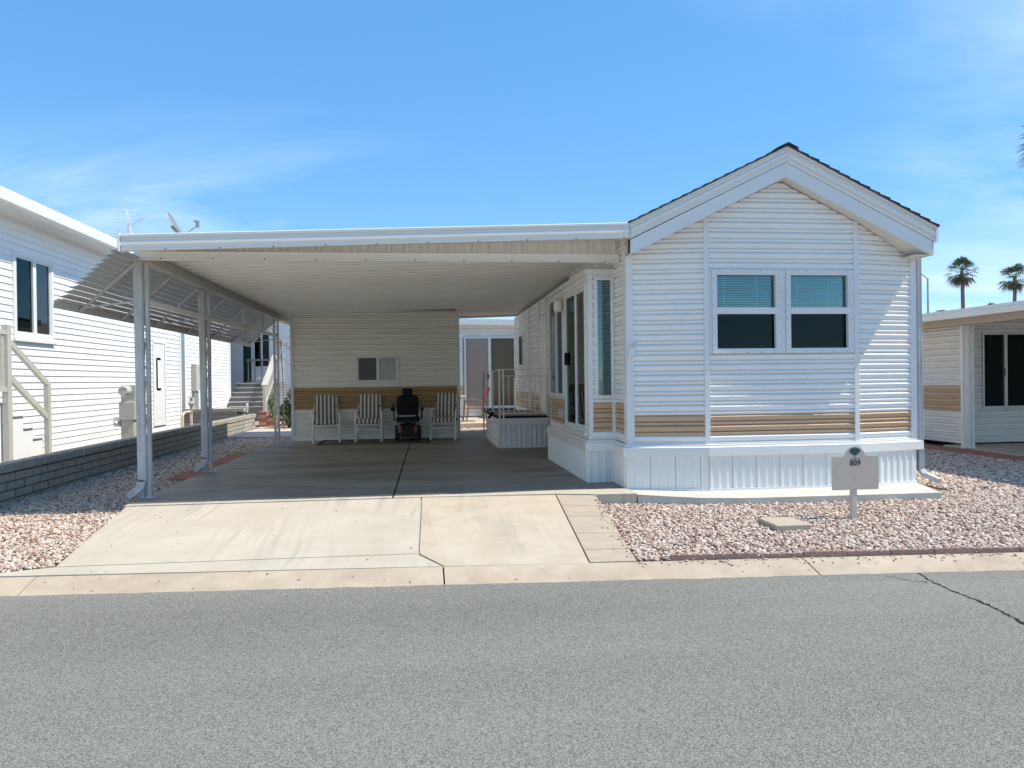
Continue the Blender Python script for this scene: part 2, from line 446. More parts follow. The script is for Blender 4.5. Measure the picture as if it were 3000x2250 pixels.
# asphalt sheet with a ragged edge against the kerb
xs = list(np.arange(-40, -4, 1.5)) + list(np.arange(-4, 6, 0.03)) + list(np.arange(6, 40, 1.5))
edge = []
e_off = 0.0
for x in xs:
    e_off = e_off * 0.8 + rng.normal(0, 0.0045)
    edge.append((x, road_edge(x) + e_off + 0.012, Z_ROAD + 0.004))
road_poly = MB()
n_e = len(edge)
vsr = edge + [(x, -14.0, Z_ROAD - 0.02) for x in xs]
road_poly.add(vsr, [(i, n_e + i, n_e + i + 1, i + 1) for i in range(n_e - 1)])
road_t = Thing('road', kind='structure')
road_t.part('asphalt', road_poly, asphalt, fix=False)
# cracks in the asphalt
def crack(path, w0, w1, jit=0.02, step=0.03, seed=1):
    r = random.Random(seed); pts = []
    for (a, b) in zip(path[:-1], path[1:]):
        a, b = Vector(a), Vector(b); L_ = (b - a).length; n = max(2, int(L_ / step)); d = (b - a).normalized(); nrm = Vector((-d.y, d.x, 0))
        for i in range(n): pts.append(a + d * (L_ * i / n) + nrm * r.uniform(-jit, jit))
    mb = MB(); vs_ = []; m = len(pts)
    for i, p in enumerate(pts):
        t = i / (m - 1); w = (w0 * (1 - t) + w1 * t) * r.uniform(0.35, 1.3)
        d = (pts[min(i + 1, m - 1)] - pts[max(i - 1, 0)]).normalized(); nrm = Vector((-d.y, d.x, 0))
        vs_ += [p + nrm * w / 2, p - nrm * w / 2]
    return mb.add(vs_, [(2 * i, 2 * i + 1, 2 * i + 3, 2 * i + 2) for i in range(m - 1)])
crk = M('crack_fill', (0.010, 0.010, 0.011), 0.95)
zc_ = Z_ROAD + 0.007
road_t.part('crack', crack([(3.80, 5.33, zc_), (3.735, 5.08, zc_), (3.712, 4.84, zc_), (3.726, 4.59, zc_), (3.688, 4.35, zc_), (3.64, 4.05, zc_), (3.70, 3.6, zc_)], 0.012, 0.026, 0.010, 0.03, 3), crk, fix=False)
road_t.part('crack', crack([(3.50, 5.30, zc_), (3.58, 5.16, zc_), (3.722, 5.07, zc_)], 0.008, 0.014, 0.010, 0.03, 5), crk, fix=False)

def slab_poly(mb, poly, thick):
    top = [Vector(p) for p in poly]; n = len(top)
    vs_ = top + [p - Vector((0, 0, thick)) for p in top]
    mb.add(vs_, [tuple(range(n)), tuple(range(2 * n - 1, n - 1, -1))] + [(i, n + i, n + (i + 1) % n, (i + 1) % n) for i in range(n)])
    return mb

# kerb: low rolled concrete strip, cast in lengths
kerb_t = Thing('kerb', kind='structure')
kj = [-40, -14.6, -11.7, -8.8, -5.9, -2.95, 0.155, 3.04, 5.93, 8.8, 11.7, 14.6, 40]
kprof = [(0.0, 0.0), (0.05, 0.012), (0.12, 0.030), (0.20, 0.050), (0.27, 0.064), (0.315, 0.066)]
for a, b in zip(kj[:-1], kj[1:]):
    mb = MB(); a += 0.006; b -= 0.006
    n = len(kprof); vs_ = []
    nn = max(2, int((b - a) / 0.6))
    xsk = [a + (b - a) * i / nn for i in range(nn + 1)]
    for x in xsk:
        for (dy, dz) in kprof: vs_.append((x, road_edge(x) + dy, Z_ROAD + dz))
    fs = []
    for i in range(nn):
        for k in range(n - 1): fs.append((i * n + k, (i + 1) * n + k, (i + 1) * n + k + 1, i * n + k + 1))
    vs_ += [(a, road_edge(a), -0.35), (a, road_edge(a) + 0.315, -0.35), (b, road_edge(b), -0.35), (b, road_edge(b) + 0.315, -0.35)]
    o = len(vs_) - 4
    fs += [(o, *range(0, n), o + 1)[::-1], (o + 2, *range(nn * n, nn * n + n), o + 3), (0, nn * n, o + 2, o), (n - 1, o + 1, o + 3, nn * n + n - 1)]
    kerb_t.part('kerb_length', mb.add(vs_, fs), kerb_m)

drv = Thing('driveway', kind='structure')
def dz_(y): return -0.008 - 0.06 * (8.53 - y) if y > 6.34 else -0.1395 - 0.03 * (6.34 - y)
def dpoly(pts, mat):
    drv.part('slab', slab_poly(MB(), [(x, y, dz_(y)) for x, y in pts][::-1], 0.25), mat)
g = 0.004
dpoly([(-3.19, 8.52), (-0.02 - g, 8.52), (-0.05 - g, 6.34 + g), (-2.93, 6.375)], concrete)
dpoly([(-2.95, 6.36), (-0.055, 6.333 - g), (0.145, kerb_back(0.145) + 0.015), (-3.75, kerb_back(-3.75) + 0.015), (-3.3, 6.25)], concrete)
dpoly([(-0.01 + g, 8.52), (1.515, 8.45), (1.315, kerb_back(1.315) + 0.012), (0.168, kerb_back(0.16) + 0.015), (-0.035 + g, 6.34)], concrete2)
single('joint_bed', MB().add([(-3.4, 6.16, -0.160), (1.32, 5.84, -0.160), (1.33, 6.34, -0.152), (1.52, 8.5, -0.022), (-3.15, 8.5, -0.022), (-2.93, 6.34, -0.152)], [(0, 1, 2, 5), (5, 2, 3, 4)]), M('joint_fill', (0.42, 0.38, 0.31), 0.9), kind='structure', fix=False)

pv = Thing('paver_border', 'row of tan concrete pavers edging the driveway beside the gravel', 'paver border', (1.6, 7.2, -0.1))
ts = [0, 0.21, 0.40, 0.655, 0.86, 1.0]
def lerp(a, b, t): return tuple(a[i] + (b[i] - a[i]) * t for i in range(len(a)))
A0, A1, B0, B1 = (1.526, 8.44, -0.008), (1.326, kerb_back(1.34) + 0.012, -0.148), (1.955, 8.30, -0.008), (1.70, kerb_back(1.70) + 0.012, -0.148)
for t0, t1 in zip(ts[:-1], ts[1:]):
    e0, e1 = t0 + 0.002, t1 - 0.002
    pv.part('paver', slab_poly(MB(), [lerp(A0, A1, e0), lerp(A0, A1, e1), lerp(B0, B1, e1), lerp(B0, B1, e0)], 0.2), paver_m)

# carport floor, cast in bays with open joints
cf_t = Thing('carport_floor', kind='structure')
yj = [8.70, 11.95, 15.1, 19.6]
cf_t.part('slab_sunlit_edge', slab_poly(MB(), [(-3.22, 8.53, 0), (-0.345, 8.53, 0), (-0.345, 8.699, 0), (-3.22, 8.699, 0)], 0.25), concrete)  # same slab: front strip up to the shadow line coloured paler as sunlit
cf_t.part('slab_sunlit_edge', slab_poly(MB(), [(-0.325, 8.53, 0), (1.53, 8.455, 0), (1.96, 8.315, 0), (2.43, 8.28, 0), (2.43, 8.699, 0), (-0.325, 8.699, 0)], 0.25), concrete)
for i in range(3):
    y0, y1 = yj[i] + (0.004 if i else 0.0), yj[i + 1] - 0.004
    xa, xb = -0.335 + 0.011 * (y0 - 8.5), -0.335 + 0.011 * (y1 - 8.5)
    cf_t.part('slab', slab_poly(MB(), [(-3.22, y0, 0), (xa - 0.010, y0, 0), (xb - 0.010, y1, 0), (-3.22, y1, 0)], 0.25), carport_conc_shaded)
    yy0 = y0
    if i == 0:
        cf_t.part('slab', slab_poly(MB(), [(xa + 0.010, y0, 0), (2.43, y0, 0), (2.43, 8.95, 0), (2.7, 8.95, 0), (2.7, y1, 0), (xb + 0.010, y1, 0)], 0.25), carport_conc_shaded)
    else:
        cf_t.part('slab', slab_poly(MB(), [(xa + 0.010, y0, 0), (2.7, y0, 0), (2.7, y1, 0), (xb + 0.010, y1, 0)], 0.25), carport_conc_shaded)
cf_t.part('joint_fill', MB().add([(-3.2, 8.55, -0.03), (2.7, 8.55, -0.03), (2.7, 19.5, -0.03), (-3.2, 19.5, -0.03)], [(0, 1, 2, 3)]), crk, fix=False)

hs = Thing('house_slab', kind='structure')
conc_light = M('concrete_light', (0.52, 0.485, 0.42), 0.85, var=0.08, vscale=3, bump=0.15, bscale=140, col2=(0.60, 0.565, 0.50))
hs.part('slab', slab_poly(MB(), [(2.445, 8.28, -0.012), (2.75, 8.18, -0.025), (3.10, 8.08, -0.04), (3.6, 8.02, -0.048), (4.6, 7.98, -0.048), (5.95, 7.94, -0.045), (6.46, 9.6, -0.03), (2.445, 9.6, -0.012)], 0.22), conc_light)

# raised yard of the neighbour behind the retaining wall
single('terrace', MB().box(-30, -5.08, 4.0, 34, -0.3, -0.02), soil, kind='structure')
rear_patio = single('patio_slab', slab_poly(MB(), [(0.2, 21.0, 0.10), (6.5, 21.0, 0.10), (6.5, 24.2, 0.12), (0.2, 24.2, 0.12)], 0.25), concrete, kind='structure')

# gravel beds: a sheet of fines under loose stones
bed = MB()
bed.add([(-5.05, 6.30, -0.165), (-2.9, 6.16, -0.165), (-3.0, 8.6, -0.125), (-3.1, 8.6, -0.10), (-3.15, 24, -0.10), (-5.05, 24, -0.10)], [(0, 1, 2, 3, 4, 5)])
single('gravel_bed', bed, gravel_bed_m, kind='structure', fix=False)
bed = MB()
bed.add([(1.45, kerb_back(1.45), -0.165), (10.8, kerb_back(10.8), -0.165), (10.8, 9, -0.125), (10.8, 20, -0.10), (6.1, 20, -0.10), (6.1, 9.5, -0.125), (1.7, 9.0, -0.125)], [(0, 1, 2, 6), (2, 5, 6), (2, 3, 4, 5)])
single('gravel_bed', bed, gravel_bed_m, kind='structure', fix=False)
single('gravel_bed', MB().add([(-5, 19.6, -0.06), (8, 19.6, -0.06), (8, 40, -0.06), (-5, 40, -0.06)], [(0, 1, 2, 3)]), gravel_far, kind='structure', fix=False)

ICO_V = []
ph = (1 + 5 ** 0.5) / 2
for a in (-1, 1):
    for b in (-ph, ph): ICO_V += [(0, a, b), (a, b, 0), (b, 0, a)]
ICO_V = np.array(ICO_V) / math.hypot(1, ph)
_d = np.linalg.norm(ICO_V[:, None] - ICO_V[None], axis=2)
_e = _d[_d > 0.1].min() * 1.05
ICO_F = []
for i in range(12):
    for j in range(i + 1, 12):
        for k in range(j + 1, 12):
            if _d[i, j] < _e and _d[j, k] < _e and _d[i, k] < _e:
                n_ = np.cross(ICO_V[j] - ICO_V[i], ICO_V[k] - ICO_V[i])
                ICO_F.append((i, j, k) if n_ @ ICO_V[i] > 0 else (i, k, j))
ICO_F = np.array(ICO_F)
def stones(name, pts, size, mat, label, smin=0.4, smax=1.6):
    """pts: n x 3; one object of loose angular stones"""
    n = len(pts)
    sc = size * rng.uniform(smin, smax, (n, 1)) * rng.uniform([0.75, 0.55, 0.40], [1.25, 1.0, 0.75], (n, 3))
    V = ICO_V[None] * (1 + rng.normal(0, 0.24, (n, 12, 1))) * sc[:, None, :] * 0.5
    al = rng.uniform(0, 2 * np.pi, n); be = rng.normal(0, 0.5, n)
    ca, sa, cb, sb = np.cos(al), np.sin(al), np.cos(be), np.sin(be)
    Rz = np.zeros((n, 3, 3)); Rz[:, 0, 0] = ca; Rz[:, 0, 1] = -sa; Rz[:, 1, 0] = sa; Rz[:, 1, 1] = ca; Rz[:, 2, 2] = 1
    Rx = np.zeros((n, 3, 3)); Rx[:, 0, 0] = 1; Rx[:, 1, 1] = cb; Rx[:, 1, 2] = -sb; Rx[:, 2, 1] = sb; Rx[:, 2, 2] = cb
    V = np.einsum('nij,nvj->nvi', Rz @ Rx, V) + pts[:, None, :]
    F_ = (ICO_F[None] + (np.arange(n) * 12)[:, None, None]).reshape(-1, 3)
    me = bpy.data.meshes.new(name)
    me.vertices.add(n * 12); me.vertices.foreach_set('co', V.reshape(-1).astype(np.float32))
    me.loops.add(F_.size); me.loops.foreach_set('vertex_index', F_.reshape(-1).astype(np.int32))
    me.polygons.add(len(F_)); me.polygons.foreach_set('loop_start', (np.arange(len(F_)) * 3).astype(np.int32))
    me.polygons.foreach_set('loop_total', np.full(len(F_), 3, np.int32))
    me.update(calc_edges=True); me.materials.append(mat)
    ob = bpy.data.objects.new(name, me); COL.objects.link(ob)
    ob['kind'] = 'stuff'; ob['label'] = label; ob['category'] = 'gravel'
    return ob
def scatter(x0, x1, y0, y1, sp, mask, zf):
    gx, gy = np.meshgrid(np.arange(x0, x1, sp), np.arange(y0, y1, sp))
    p = np.stack([gx.ravel(), gy.ravel()], 1) + rng.uniform(-0.5, 0.5, (gx.size, 2)) * sp
    p = p[mask(p[:, 0], p[:, 1])]
    z = zf(p[:, 0], p[:, 1]) + rng.uniform(0.0, 0.014, len(p))
    return np.column_stack([p, z])
def slab_front(x): return np.interp(x, [1.955, 2.45, 2.75, 3.10, 3.6, 4.6, 5.95, 6.46, 20], [8.30, 8.28, 8.18, 8.08, 8.02, 7.98, 7.94, 9.6, 60])
def mask_r(x, y):
    left = 1.70 + (y - 5.85) * (1.955 - 1.70) / (8.30 - 5.85)
    right = 7.3 + 0.26 * (y - 5.5)
    return (y > kerb_back(x) + 0.035) & (y < slab_front(x) - 0.01) & (x > left + 0.015) & ((x < 6.2) | (x > 6.2)) & (x < 9.95)
def zr_(x, y): return np.where(y < 9, -0.160 + (y - 5.6) * 0.0135, -0.118)
pr = scatter(1.6, 6.9, 5.3, 8.4, 0.0255, mask_r, zr_)
stray = []
for _ in range(170):
    x = rng.uniform(1.7, 6.4); q = 0.30 - abs(rng.normal(0, 0.05)); stray.append((x, road_edge(x) + q, Z_ROAD + float(np.interp(q, [k[0] for k in kprof], [k[1] for k in kprof])) + 0.004))
for _ in range(60):
    t = rng.uniform(0.02, 0.98); a = B0[0] + (B1[0] - B0[0]) * t - abs(rng.normal(0, 0.05)); stray.append((a, B0[1] + (B1[1] - B0[1]) * t, B0[2] + (B1[2] - B0[2]) * t + 0.004))
stones('gravel', np.array(stray), 0.020, gravel_m, 'stray pebbles spilled from the right bed onto kerb and pavers')
stones('gravel', pr, 0.034, gravel_m, 'pinkish gravel bed in front of the white house and round the number sign')
mask_r2 = lambda x, y: (x > 6.05 + 0.28 * np.maximum(0, y - 9.6) * 0) & (x < 9.93) & ~((x < 6.46) & (y < 9.6) & (y > 7.9)) & ~((x < 6.15)) & ((y > 8.4) | (x >= 6.9)) & (y > 0.62 * x + 1.2)
pr2 = scatter(6.1, 9.95, 5.3, 15.0, 0.034, mask_r2, zr_)
stones('gravel', pr2, 0.042, gravel_m, 'gravel strip running back between the white house and the home at right')
def mask_l(x, y):
    return (x > -4.93) & (x < np.interp(y, [6.0, 6.25, 6.375, 8.52, 8.53, 30], [-3.7, -3.3, -2.95, -3.19, -3.22, -3.22]) - 0.01) & (y > kerb_back(x) + 0.02) 
zl_ = lambda x, y: np.where(y < 8.6, -0.15 + np.clip((y - 5.9), 0, 2.7) * 0.0175, -0.10)
pl = scatter(-4.93, -2.9, 5.9, 11.5, 0.0258, mask_l, zl_)
stones('gravel', pl, 0.034, gravel_m, 'pinkish gravel between driveway and low block wall, nearest the street')
pl2 = scatter(-4.93, -3.2, 11.5, 22.5, 0.040, mask_l, zl_)
stones('gravel', pl2, 0.050, gravel_m, 'shaded gravel strip under the louvered awning along the block wall')
pl3 = scatter(-3.0, 2.0, 19.65, 21.0, 0.06, lambda x, y: x > 0.8, lambda x, y: -0.05 + 0 * x)
stones('gravel', pl3, 0.06, gravel_m, 'sunlit gravel beyond the carport by the rear patio')

# ------------------------------------------------------------------ siding helpers
PROF = [(-0.02, 0.0), (-0.008, 0.0), (-0.008, 0.002), (0.010, 0.006), (0.017, 0.020), (0.0185, 0.030), (0.016, 0.034), (-0.004, 0.044), (-0.006, 0.048), (0.013, 0.053), (0.020, 0.078), (0.024, 0.098), (0.0215, 0.104), (-0.003, 0.1215), (-0.02, 0.1215)]
PITCH_S = 0.122
LAP = [(-0.02, 0.0), (0.016, 0.0), (0.016, 0.004), (0.002, 0.1055), (-0.02, 0.1055)]

def siding(th, p0, p1, z0, z1, nrm, mat, band=None, band_mat=None, openings=(), pitch=PITCH_S, prof=PROF, xlim=None, name='siding_strip', parent=None):
    """courses of siding on the segment p0->p1 (2d); openings: (s0,s1,za,zb) along the run"""
    p0, p1 = Vector((*p0, 0)), Vector((*p1, 0)); L_ = (p1 - p0).length; d = (p1 - p0).normalized(); n = Vector((*nrm, 0)).normalized()
    k = 0
    while z0 + k * pitch < z1 - 0.01:
        z = z0 + k * pitch; top = min(z + pitch, z1); kk = k; k += 1
        spans = [(0.0, L_)]
        if xlim:
            r = xlim(z)
            if r is None: continue
            spans = [(max(0, r[0]), min(L_, r[1]))]
        extra = []
        for (s0, s1, za, zb) in openings:
            if z + 0.012 < za < top - 0.004: extra.append((s0, s1, 0.0, za - z))
            if z + 0.004 < zb < top - 0.012: extra.append((s0, s1, zb - z, 1.0))
            if za < top - 0.004 and zb > z + 0.004:
                ns = []
                for a, b in spans:
                    if s1 <= a or s0 >= b: ns.append((a, b)); continue
                    if s0 > a: ns.append((a, s0))
                    if s1 < b: ns.append((s1, b))
                spans = ns
        pf = [(o, min(zz, top - z)) for o, zz in prof]
        mt = band_mat if band and band[0] - 0.02 <= z and z + pitch <= band[1] + 0.02 else mat
        for (a, b, lo, hi) in extra:
            q0, q1 = p0 + d * a, p0 + d * b
            th.part(name, MB().sweep([(o, min(max(zz, lo), hi)) for o, zz in pf], (q0.x, q0.y, z), (q1.x, q1.y, z), n, (0, 0, 1)), mt, parent=parent)
        for a, b in spans:
            if b - a < 0.03: continue
            mb = MB()
            if xlim:
                vs_ = []
                for s_ in (0, 1):
                    for o, zz in pf:
                        rr_ = xlim(z + zz) or xlim(z)
                        t = max(a if a > r[0] + 1e-6 else 0, rr_[0]) if s_ == 0 else min(b if b < r[1] - 1e-6 else L_, rr_[1])
                        t = min(max(t, 0), L_)
                        q = p0 + d * t + n * o; vs_.append((q.x, q.y, z + zz))
                m = len(pf)
                mb.add(vs_, [(i, (i + 1) % m, m + (i + 1) % m, m + i) for i in range(m)] + [tuple(range(m - 1, -1, -1)), tuple(range(m, 2 * m))])
            else:
                q0, q1 = p0 + d * a, p0 + d * b
                mb.sweep(pf, (q0.x, q0.y, z), (q1.x, q1.y, z), n, (0, 0, 1))
            th.part(name, mb, mt, parent=parent)

def frame_rect(mb, c, ux, n, w, h, fw_, dep, z0):
    """rectangular frame: centre line point c (x,y) of left-bottom corner, along ux, outward n"""
    c = Vector((*c, 0)); ux = Vector((*ux, 0)); n = Vector((*n, 0))
    def blk(s0, s1, za, zb):
        pts = [c + ux * s0, c + ux * s1]
        poly = [(pts[0].x, pts[0].y, za), (pts[1].x, pts[1].y, za), (pts[1].x, pts[1].y, zb), (pts[0].x, pts[0].y, zb)]
        mb.prism(poly, n * dep)
    blk(0, fw_, z0, z0 + h); blk(w - fw_, w, z0, z0 + h); blk(fw_, w - fw_, z0, z0 + fw_); blk(fw_, w - fw_, z0 + h - fw_, z0 + h)
    return mb
def panel(mb, c, ux, n, s0, s1, za, zb, o, dep):
    c = Vector((*c, 0)); ux = Vector((*ux, 0)); n = Vector((*n, 0))
    a, b = c + ux * s0 + n * o, c + ux * s1 + n * o
    return mb.prism([(a.x, a.y, za), (b.x, b.y, za), (b.x, b.y, zb), (a.x, a.y, zb)], n * dep)

def screws(mb, pts, n, r=0.006):
    n = Vector((*n, 0)) if len(n) == 2 else Vector(n)
    for p in pts: mb.tube([Vector(p), Vector(p) + n * 0.004], r, 6)
    return mb

# ------------------------------------------------------------------ main house
H = Thing('park_model_home', 'white park model home with ribbed metal siding, tan stripe and front gable', 'house', (4.33, 12, 0))
PA, PB, PC, PD = (2.48, 8.76), (3.40, 8.59), (5.31, 8.59), (6.19, 8.76)
APX, APZ, SLP = 4.33, 4.055, 0.485
YF = 8.42
def ztop(x): return APZ - SLP * abs(x - APX)
# wall core
core = MB()
core.prism([(2.60, 0, 0.15), (6.08, 0, 0.15), (6.08, 0, ztop(6.08) - 0.45), (APX, 0, APZ - 0.45), (2.60, 0, ztop(2.60) - 0.45)], (0, 10.4, 0))
core.v = [(x, y + 8.92, z) for x, y, z in core.v]
core.box(2.24, 2.61, 9.45, 12.1, 0.15, 2.65)
H.part('wall', core, dark_room)
def seg_dir(a, b):
    d = (Vector(b) - Vector(a)).normalized(); return (d.x, d.y), (d.y, -d.x)
# gable courses
def lim(pa, pb):
    L_ = (Vector(pb) - Vector(pa)).length; x0, x1 = pa[0], pb[0]
    def f(z):
        hw = (APZ - 0.375 - z) / SLP
        if hw <= 0: return None
        a, b = APX - hw, APX + hw
        a, b = max(a, x0), min(b, x1)
        if b - a < 0.02: return None
        k = L_ / (x1 - x0)
        return ((a - x0) * k, (b - x0) * k)
    return f
BAND = (0.622, 0.866)
dA, nA = seg_dir(PA, PB); dB, nB = seg_dir(PB, PC); dC, nC = seg_dir(PC, PD)
WZ0, WZ1 = 1.600, 2.605
wins = [(3.465, 4.325), (4.395, 5.255)]
siding(H, PA, PB, 0.50, 3.7, nA, white_sid, BAND, tan, xlim=lim(PA, PB))
siding(H, PB, PC, 0.50, 3.7, nB, white_sid, BAND, tan, openings=[(w[0] - PB[0] + 0.02, w[1] - PB[0] - 0.02, WZ0 + 0.02, WZ1 - 0.02) for w in wins], xlim=lim(PB, PC))
siding(H, (6.19, 8.76), (6.19, 19.3), 0.50, 2.85, (1, 0), white_sid, BAND, tan)
siding(H, PC, PD, 0.50, 3.7, nC, white_sid, BAND, tan, xlim=lim(PC, PD))
# vertical trims
def vtrim(x, y, z0, z1, w=0.06, d=0.028, n=(0, -1), parent=None, mat=white_trim, name='corner_trim'):
    n = Vector((*n, 0)); u = Vector((-n.y, n.x, 0)); c = Vector((x, y, 0))
    pts = [c - u * w / 2 - n * 0.03, c + u * w / 2 - n * 0.03, c + u * w / 2 + n * d, c - u * w / 2 + n * d]
    mb = MB().prism([(p.x, p.y, z0) for p in pts], (0, 0, z1 - z0))
    return H.part(name, mb, mat, parent=parent)
vtrim(3.40, 8.59, 0.50, ztop(3.40) - 0.375, n=(-0.05, -1))
vtrim(5.31, 8.59, 0.50, ztop(5.31) - 0.375, n=(0.05, -1))
H.part('corner_trim', MB().box(2.453, 2.545, 8.722, 8.85, 0.50, 2.80), white_trim)
H.part('corner_trim', MB().box(6.135, 6.218, 8.722, 8.85, 0.50, 2.82), white_trim)
# tiny vent caps on the gable
for x in (2.95, 3.72, 4.80, 5.75):
    yy = 8.59 if PB[0] < x < PC[0] else 8.59 + 0.17 * (abs(x - (PB[0] if x < 4 else PC[0])) / 0.92)
    H.part('plug', MB().tube([(x, yy - 0.012, 2.80), (x, yy - 0.021, 2.80)], 0.016, 8), white)

# front windows
for (x0, x1) in wins:
    w = x1 - x0; h = WZ1 - WZ0
    mb = frame_rect(MB(), (x0, 8.575), (1, 0), (0, -1), w, h, 0.030, 0.034, WZ0)   # outer flange
    frame_rect(mb, (x0 + 0.022, 8.60), (1, 0), (0, -1), w - 0.044, h - 0.044, 0.038, 0.052, WZ0 + 0.022)
    panel(mb, (x0, 8.60), (1, 0), (0, -1), 0.06, w - 0.06, WZ0 + 0.475, WZ0 + 0.552, 0.0, 0.055)
    win = H.part('window', mb, white_trim)
    ux = dict(parent=win)
    H.part('upper_pane', panel(MB(), (x0, 8.60), (1, 0), (0, -1), 0.06, w - 0.06, WZ0 + 0.552, WZ1 - 0.055, -0.012, 0.004), g_teal, **ux)
    H.part('lower_pane', panel(MB(), (x0, 8.60), (1, 0), (0, -1), 0.06, w - 0.06, WZ0 + 0.055, WZ0 + 0.475, -0.016, 0.004), g_dark, **ux)
    mb = MB()
    z = WZ0 + 0.50
    while z < WZ1 - 0.055:
        mb.bar((x0 + 0.07, 8.645, z), (x1 - 0.085, 8.645, z), 0.024, 0.0016, up=(0, -0.55, 1)); z += 0.0215
    for xx in (x0 + 0.18, x1 - 0.27): mb.bar((xx, 8.629, WZ0 + 0.5), (xx, 8.629, WZ1 - 0.06), 0.003)
    H.part('blind', mb, blind_m, **ux)
    mb = MB()
    z = WZ0 + 0.07
    while z < WZ0 + 0.5:
        mb.bar((x0 + 0.07, 8.66, z), (x1 - 0.085, 8.66, z), 0.024, 0.0016, up=(0, -0.55, 1)); z += 0.0215
    H.part('blind', mb, blind_m, **ux)
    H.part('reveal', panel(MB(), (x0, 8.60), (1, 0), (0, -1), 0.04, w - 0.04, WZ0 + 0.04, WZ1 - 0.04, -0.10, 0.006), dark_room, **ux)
    mb = frame_rect(MB(), (x0 + 0.072, 8.622), (1, 0), (0, -1), w - 0.144, 0.40, 0.022, 0.008, WZ0 + 0.066)
    H.part('screen_frame', mb, grey_steel, **ux)
    pts = [(x0 + 0.09 + i * (w - 0.18) / 4, 8.541, zz) for i in range(5) for zz in (WZ0 + 0.012, WZ1 - 0.012)] + [(xx, 8.541, WZ0 + 0.1 + i * 0.16) for i in range(6) for xx in (x0 + 0.012, x1 - 0.012)]
    H.part('screw', screws(MB(), pts, (0, -1), 0.005), screwm, **ux)

for a, b in ((3.432, 3.463), (4.327, 4.393), (5.257, 5.279)):
    H.part('window_trim', MB().box(a, b, 8.562, 8.60, WZ0, WZ1), white_trim)
# rake: moulding + flat board, mitred at the peak
RAKE = [(0.02, 0.0), (-0.058, 0.0), (-0.064, -0.008), (-0.062, -0.034), (-0.028, -0.046), (-0.024, -0.076), (-0.050, -0.086), (-0.054, -0.096), (-0.054, -0.128), (-0.026, -0.142), (-0.022, -0.168), (-0.040, -0.175), (-0.040, -0.194), (0.02, -0.2)]
PLANK = [(0.02, -0.2), (-0.026, -0.2), (-0.026, -0.372), (0.02, -0.372)]
XL, XR = 2.42, 6.225
rf = MB()
for xe in (XL, XR):
    for i in range(1):
        rf.prism([(APX, 0, APZ - 0.02), (xe, 0, ztop(xe) - 0.02), (xe, 0, ztop(xe) - 0.09), (APX, 0, APZ - 0.09)], (0, 11.2, 0))
rf.v = [(x, y + YF - 0.02, z) for x, y, z in rf.v]
roof = H.part('roof', rf, white)
for xe in (XL, XR):
    H.part('rake_moulding', MB().sweep(RAKE, (xe, YF, ztop(xe)), (APX + (0.0015 if xe > 4 else -0.0015), YF, APZ), (0, 1, 0), (0, 0, 1)), white, parent=roof)
    H.part('rake_board', MB().sweep(PLANK, (xe - (0.03 if xe > 4 else -0.01), YF, ztop(xe) + (0.012 if xe > 4 else -0.004)), (APX + (0.0015 if xe > 4 else -0.0015), YF, APZ), (0, 1, 0), (0, 0, 1)), white_trim, parent=roof)
    sx = 1 if xe > 4 else -1
    H.part('soffit', MB().prism([(APX, YF + 0.02, APZ - 0.345), (xe - sx * 0.03, YF + 0.02, ztop(xe) - 0.345), (xe - sx * 0.03, YF + 0.02, ztop(xe) - 0.358), (APX, YF + 0.02, APZ - 0.358)], (0, 0.5, 0)), cream, parent=roof)
    # shingle courses seen edge-on
    n_c = 15
    for k in range(n_c):
        t0, t1 = k / n_c, (k + 1.12) / n_c
        xa, xb = xe + sx * 0.03 + (APX - xe - sx * 0.03) * t0, xe + sx * 0.03 + (APX - xe - sx * 0.03) * min(t1, 1.0)
        lift = 0.022
        H.part('shingle_course', MB().prism([(xa, YF - 0.088 - random.uniform(0, 0.012), ztop(xa) - 0.012 + lift), (xb, YF - 0.088, ztop(xb) - 0.006), (xb, YF - 0.088, ztop(xb) - 0.017), (xa, YF - 0.088, ztop(xa) - 0.014)], (0, 11.3, 0)), shingle, parent=roof)
H.part('ridge_cap', MB().prism([(APX - 0.13, YF - 0.096, APZ - 0.038), (APX, YF - 0.096, APZ + 0.026), (APX + 0.13, YF - 0.096, APZ - 0.038), (APX, YF - 0.096, APZ + 0.006)], (0, 11.3, 0)), shingle, parent=roof)
# right eave return and gutter end
H.part('eave_end', MB().box(6.200, 6.222, YF - 0.026, YF + 11, ztop(XR) - 0.362, ztop(XR) - 0.205), white_trim, parent=roof)
H.part('gutter', MB().box(6.226, 6.258, YF - 0.06, YF + 11, ztop(XR) - 0.20, ztop(XR) - 0.015), white, parent=roof)
H.part('corner_soffit', MB().box(6.0, 6.199, YF + 0.012, YF + 11, ztop(XR) - 0.362, ztop(XR) - 0.350), cream, parent=roof)
H.part('gutter_outlet', MB().tube([(6.26, YF + 0.08, ztop(XR) - 0.05), (6.29, YF + 0.08, ztop(XR) - 0.06)], 0.02, 8), white, parent=roof)
# downspout on the right corner
mb = MB()
mb.bar((6.255, 8.745, 2.80), (6.262, 8.735, 0.11), 0.066, 0.055, up=(0, 1, 0))
for dx in (-0.02, 0.02): mb.bar((6.255 + dx, 8.714, 2.80), (6.262 + dx, 8.704, 0.12), 0.008, 0.012, up=(0, 1, 0))
mb.bar((6.262, 8.735, 0.13), (6.29, 8.68, 0.055), 0.066, 0.055, up=(0, 1, 0)); mb.bar((6.288, 8.685, 0.065), (6.36, 8.52, 0.0), 0.066, 0.055)
H.part('downspout', mb, old_white)

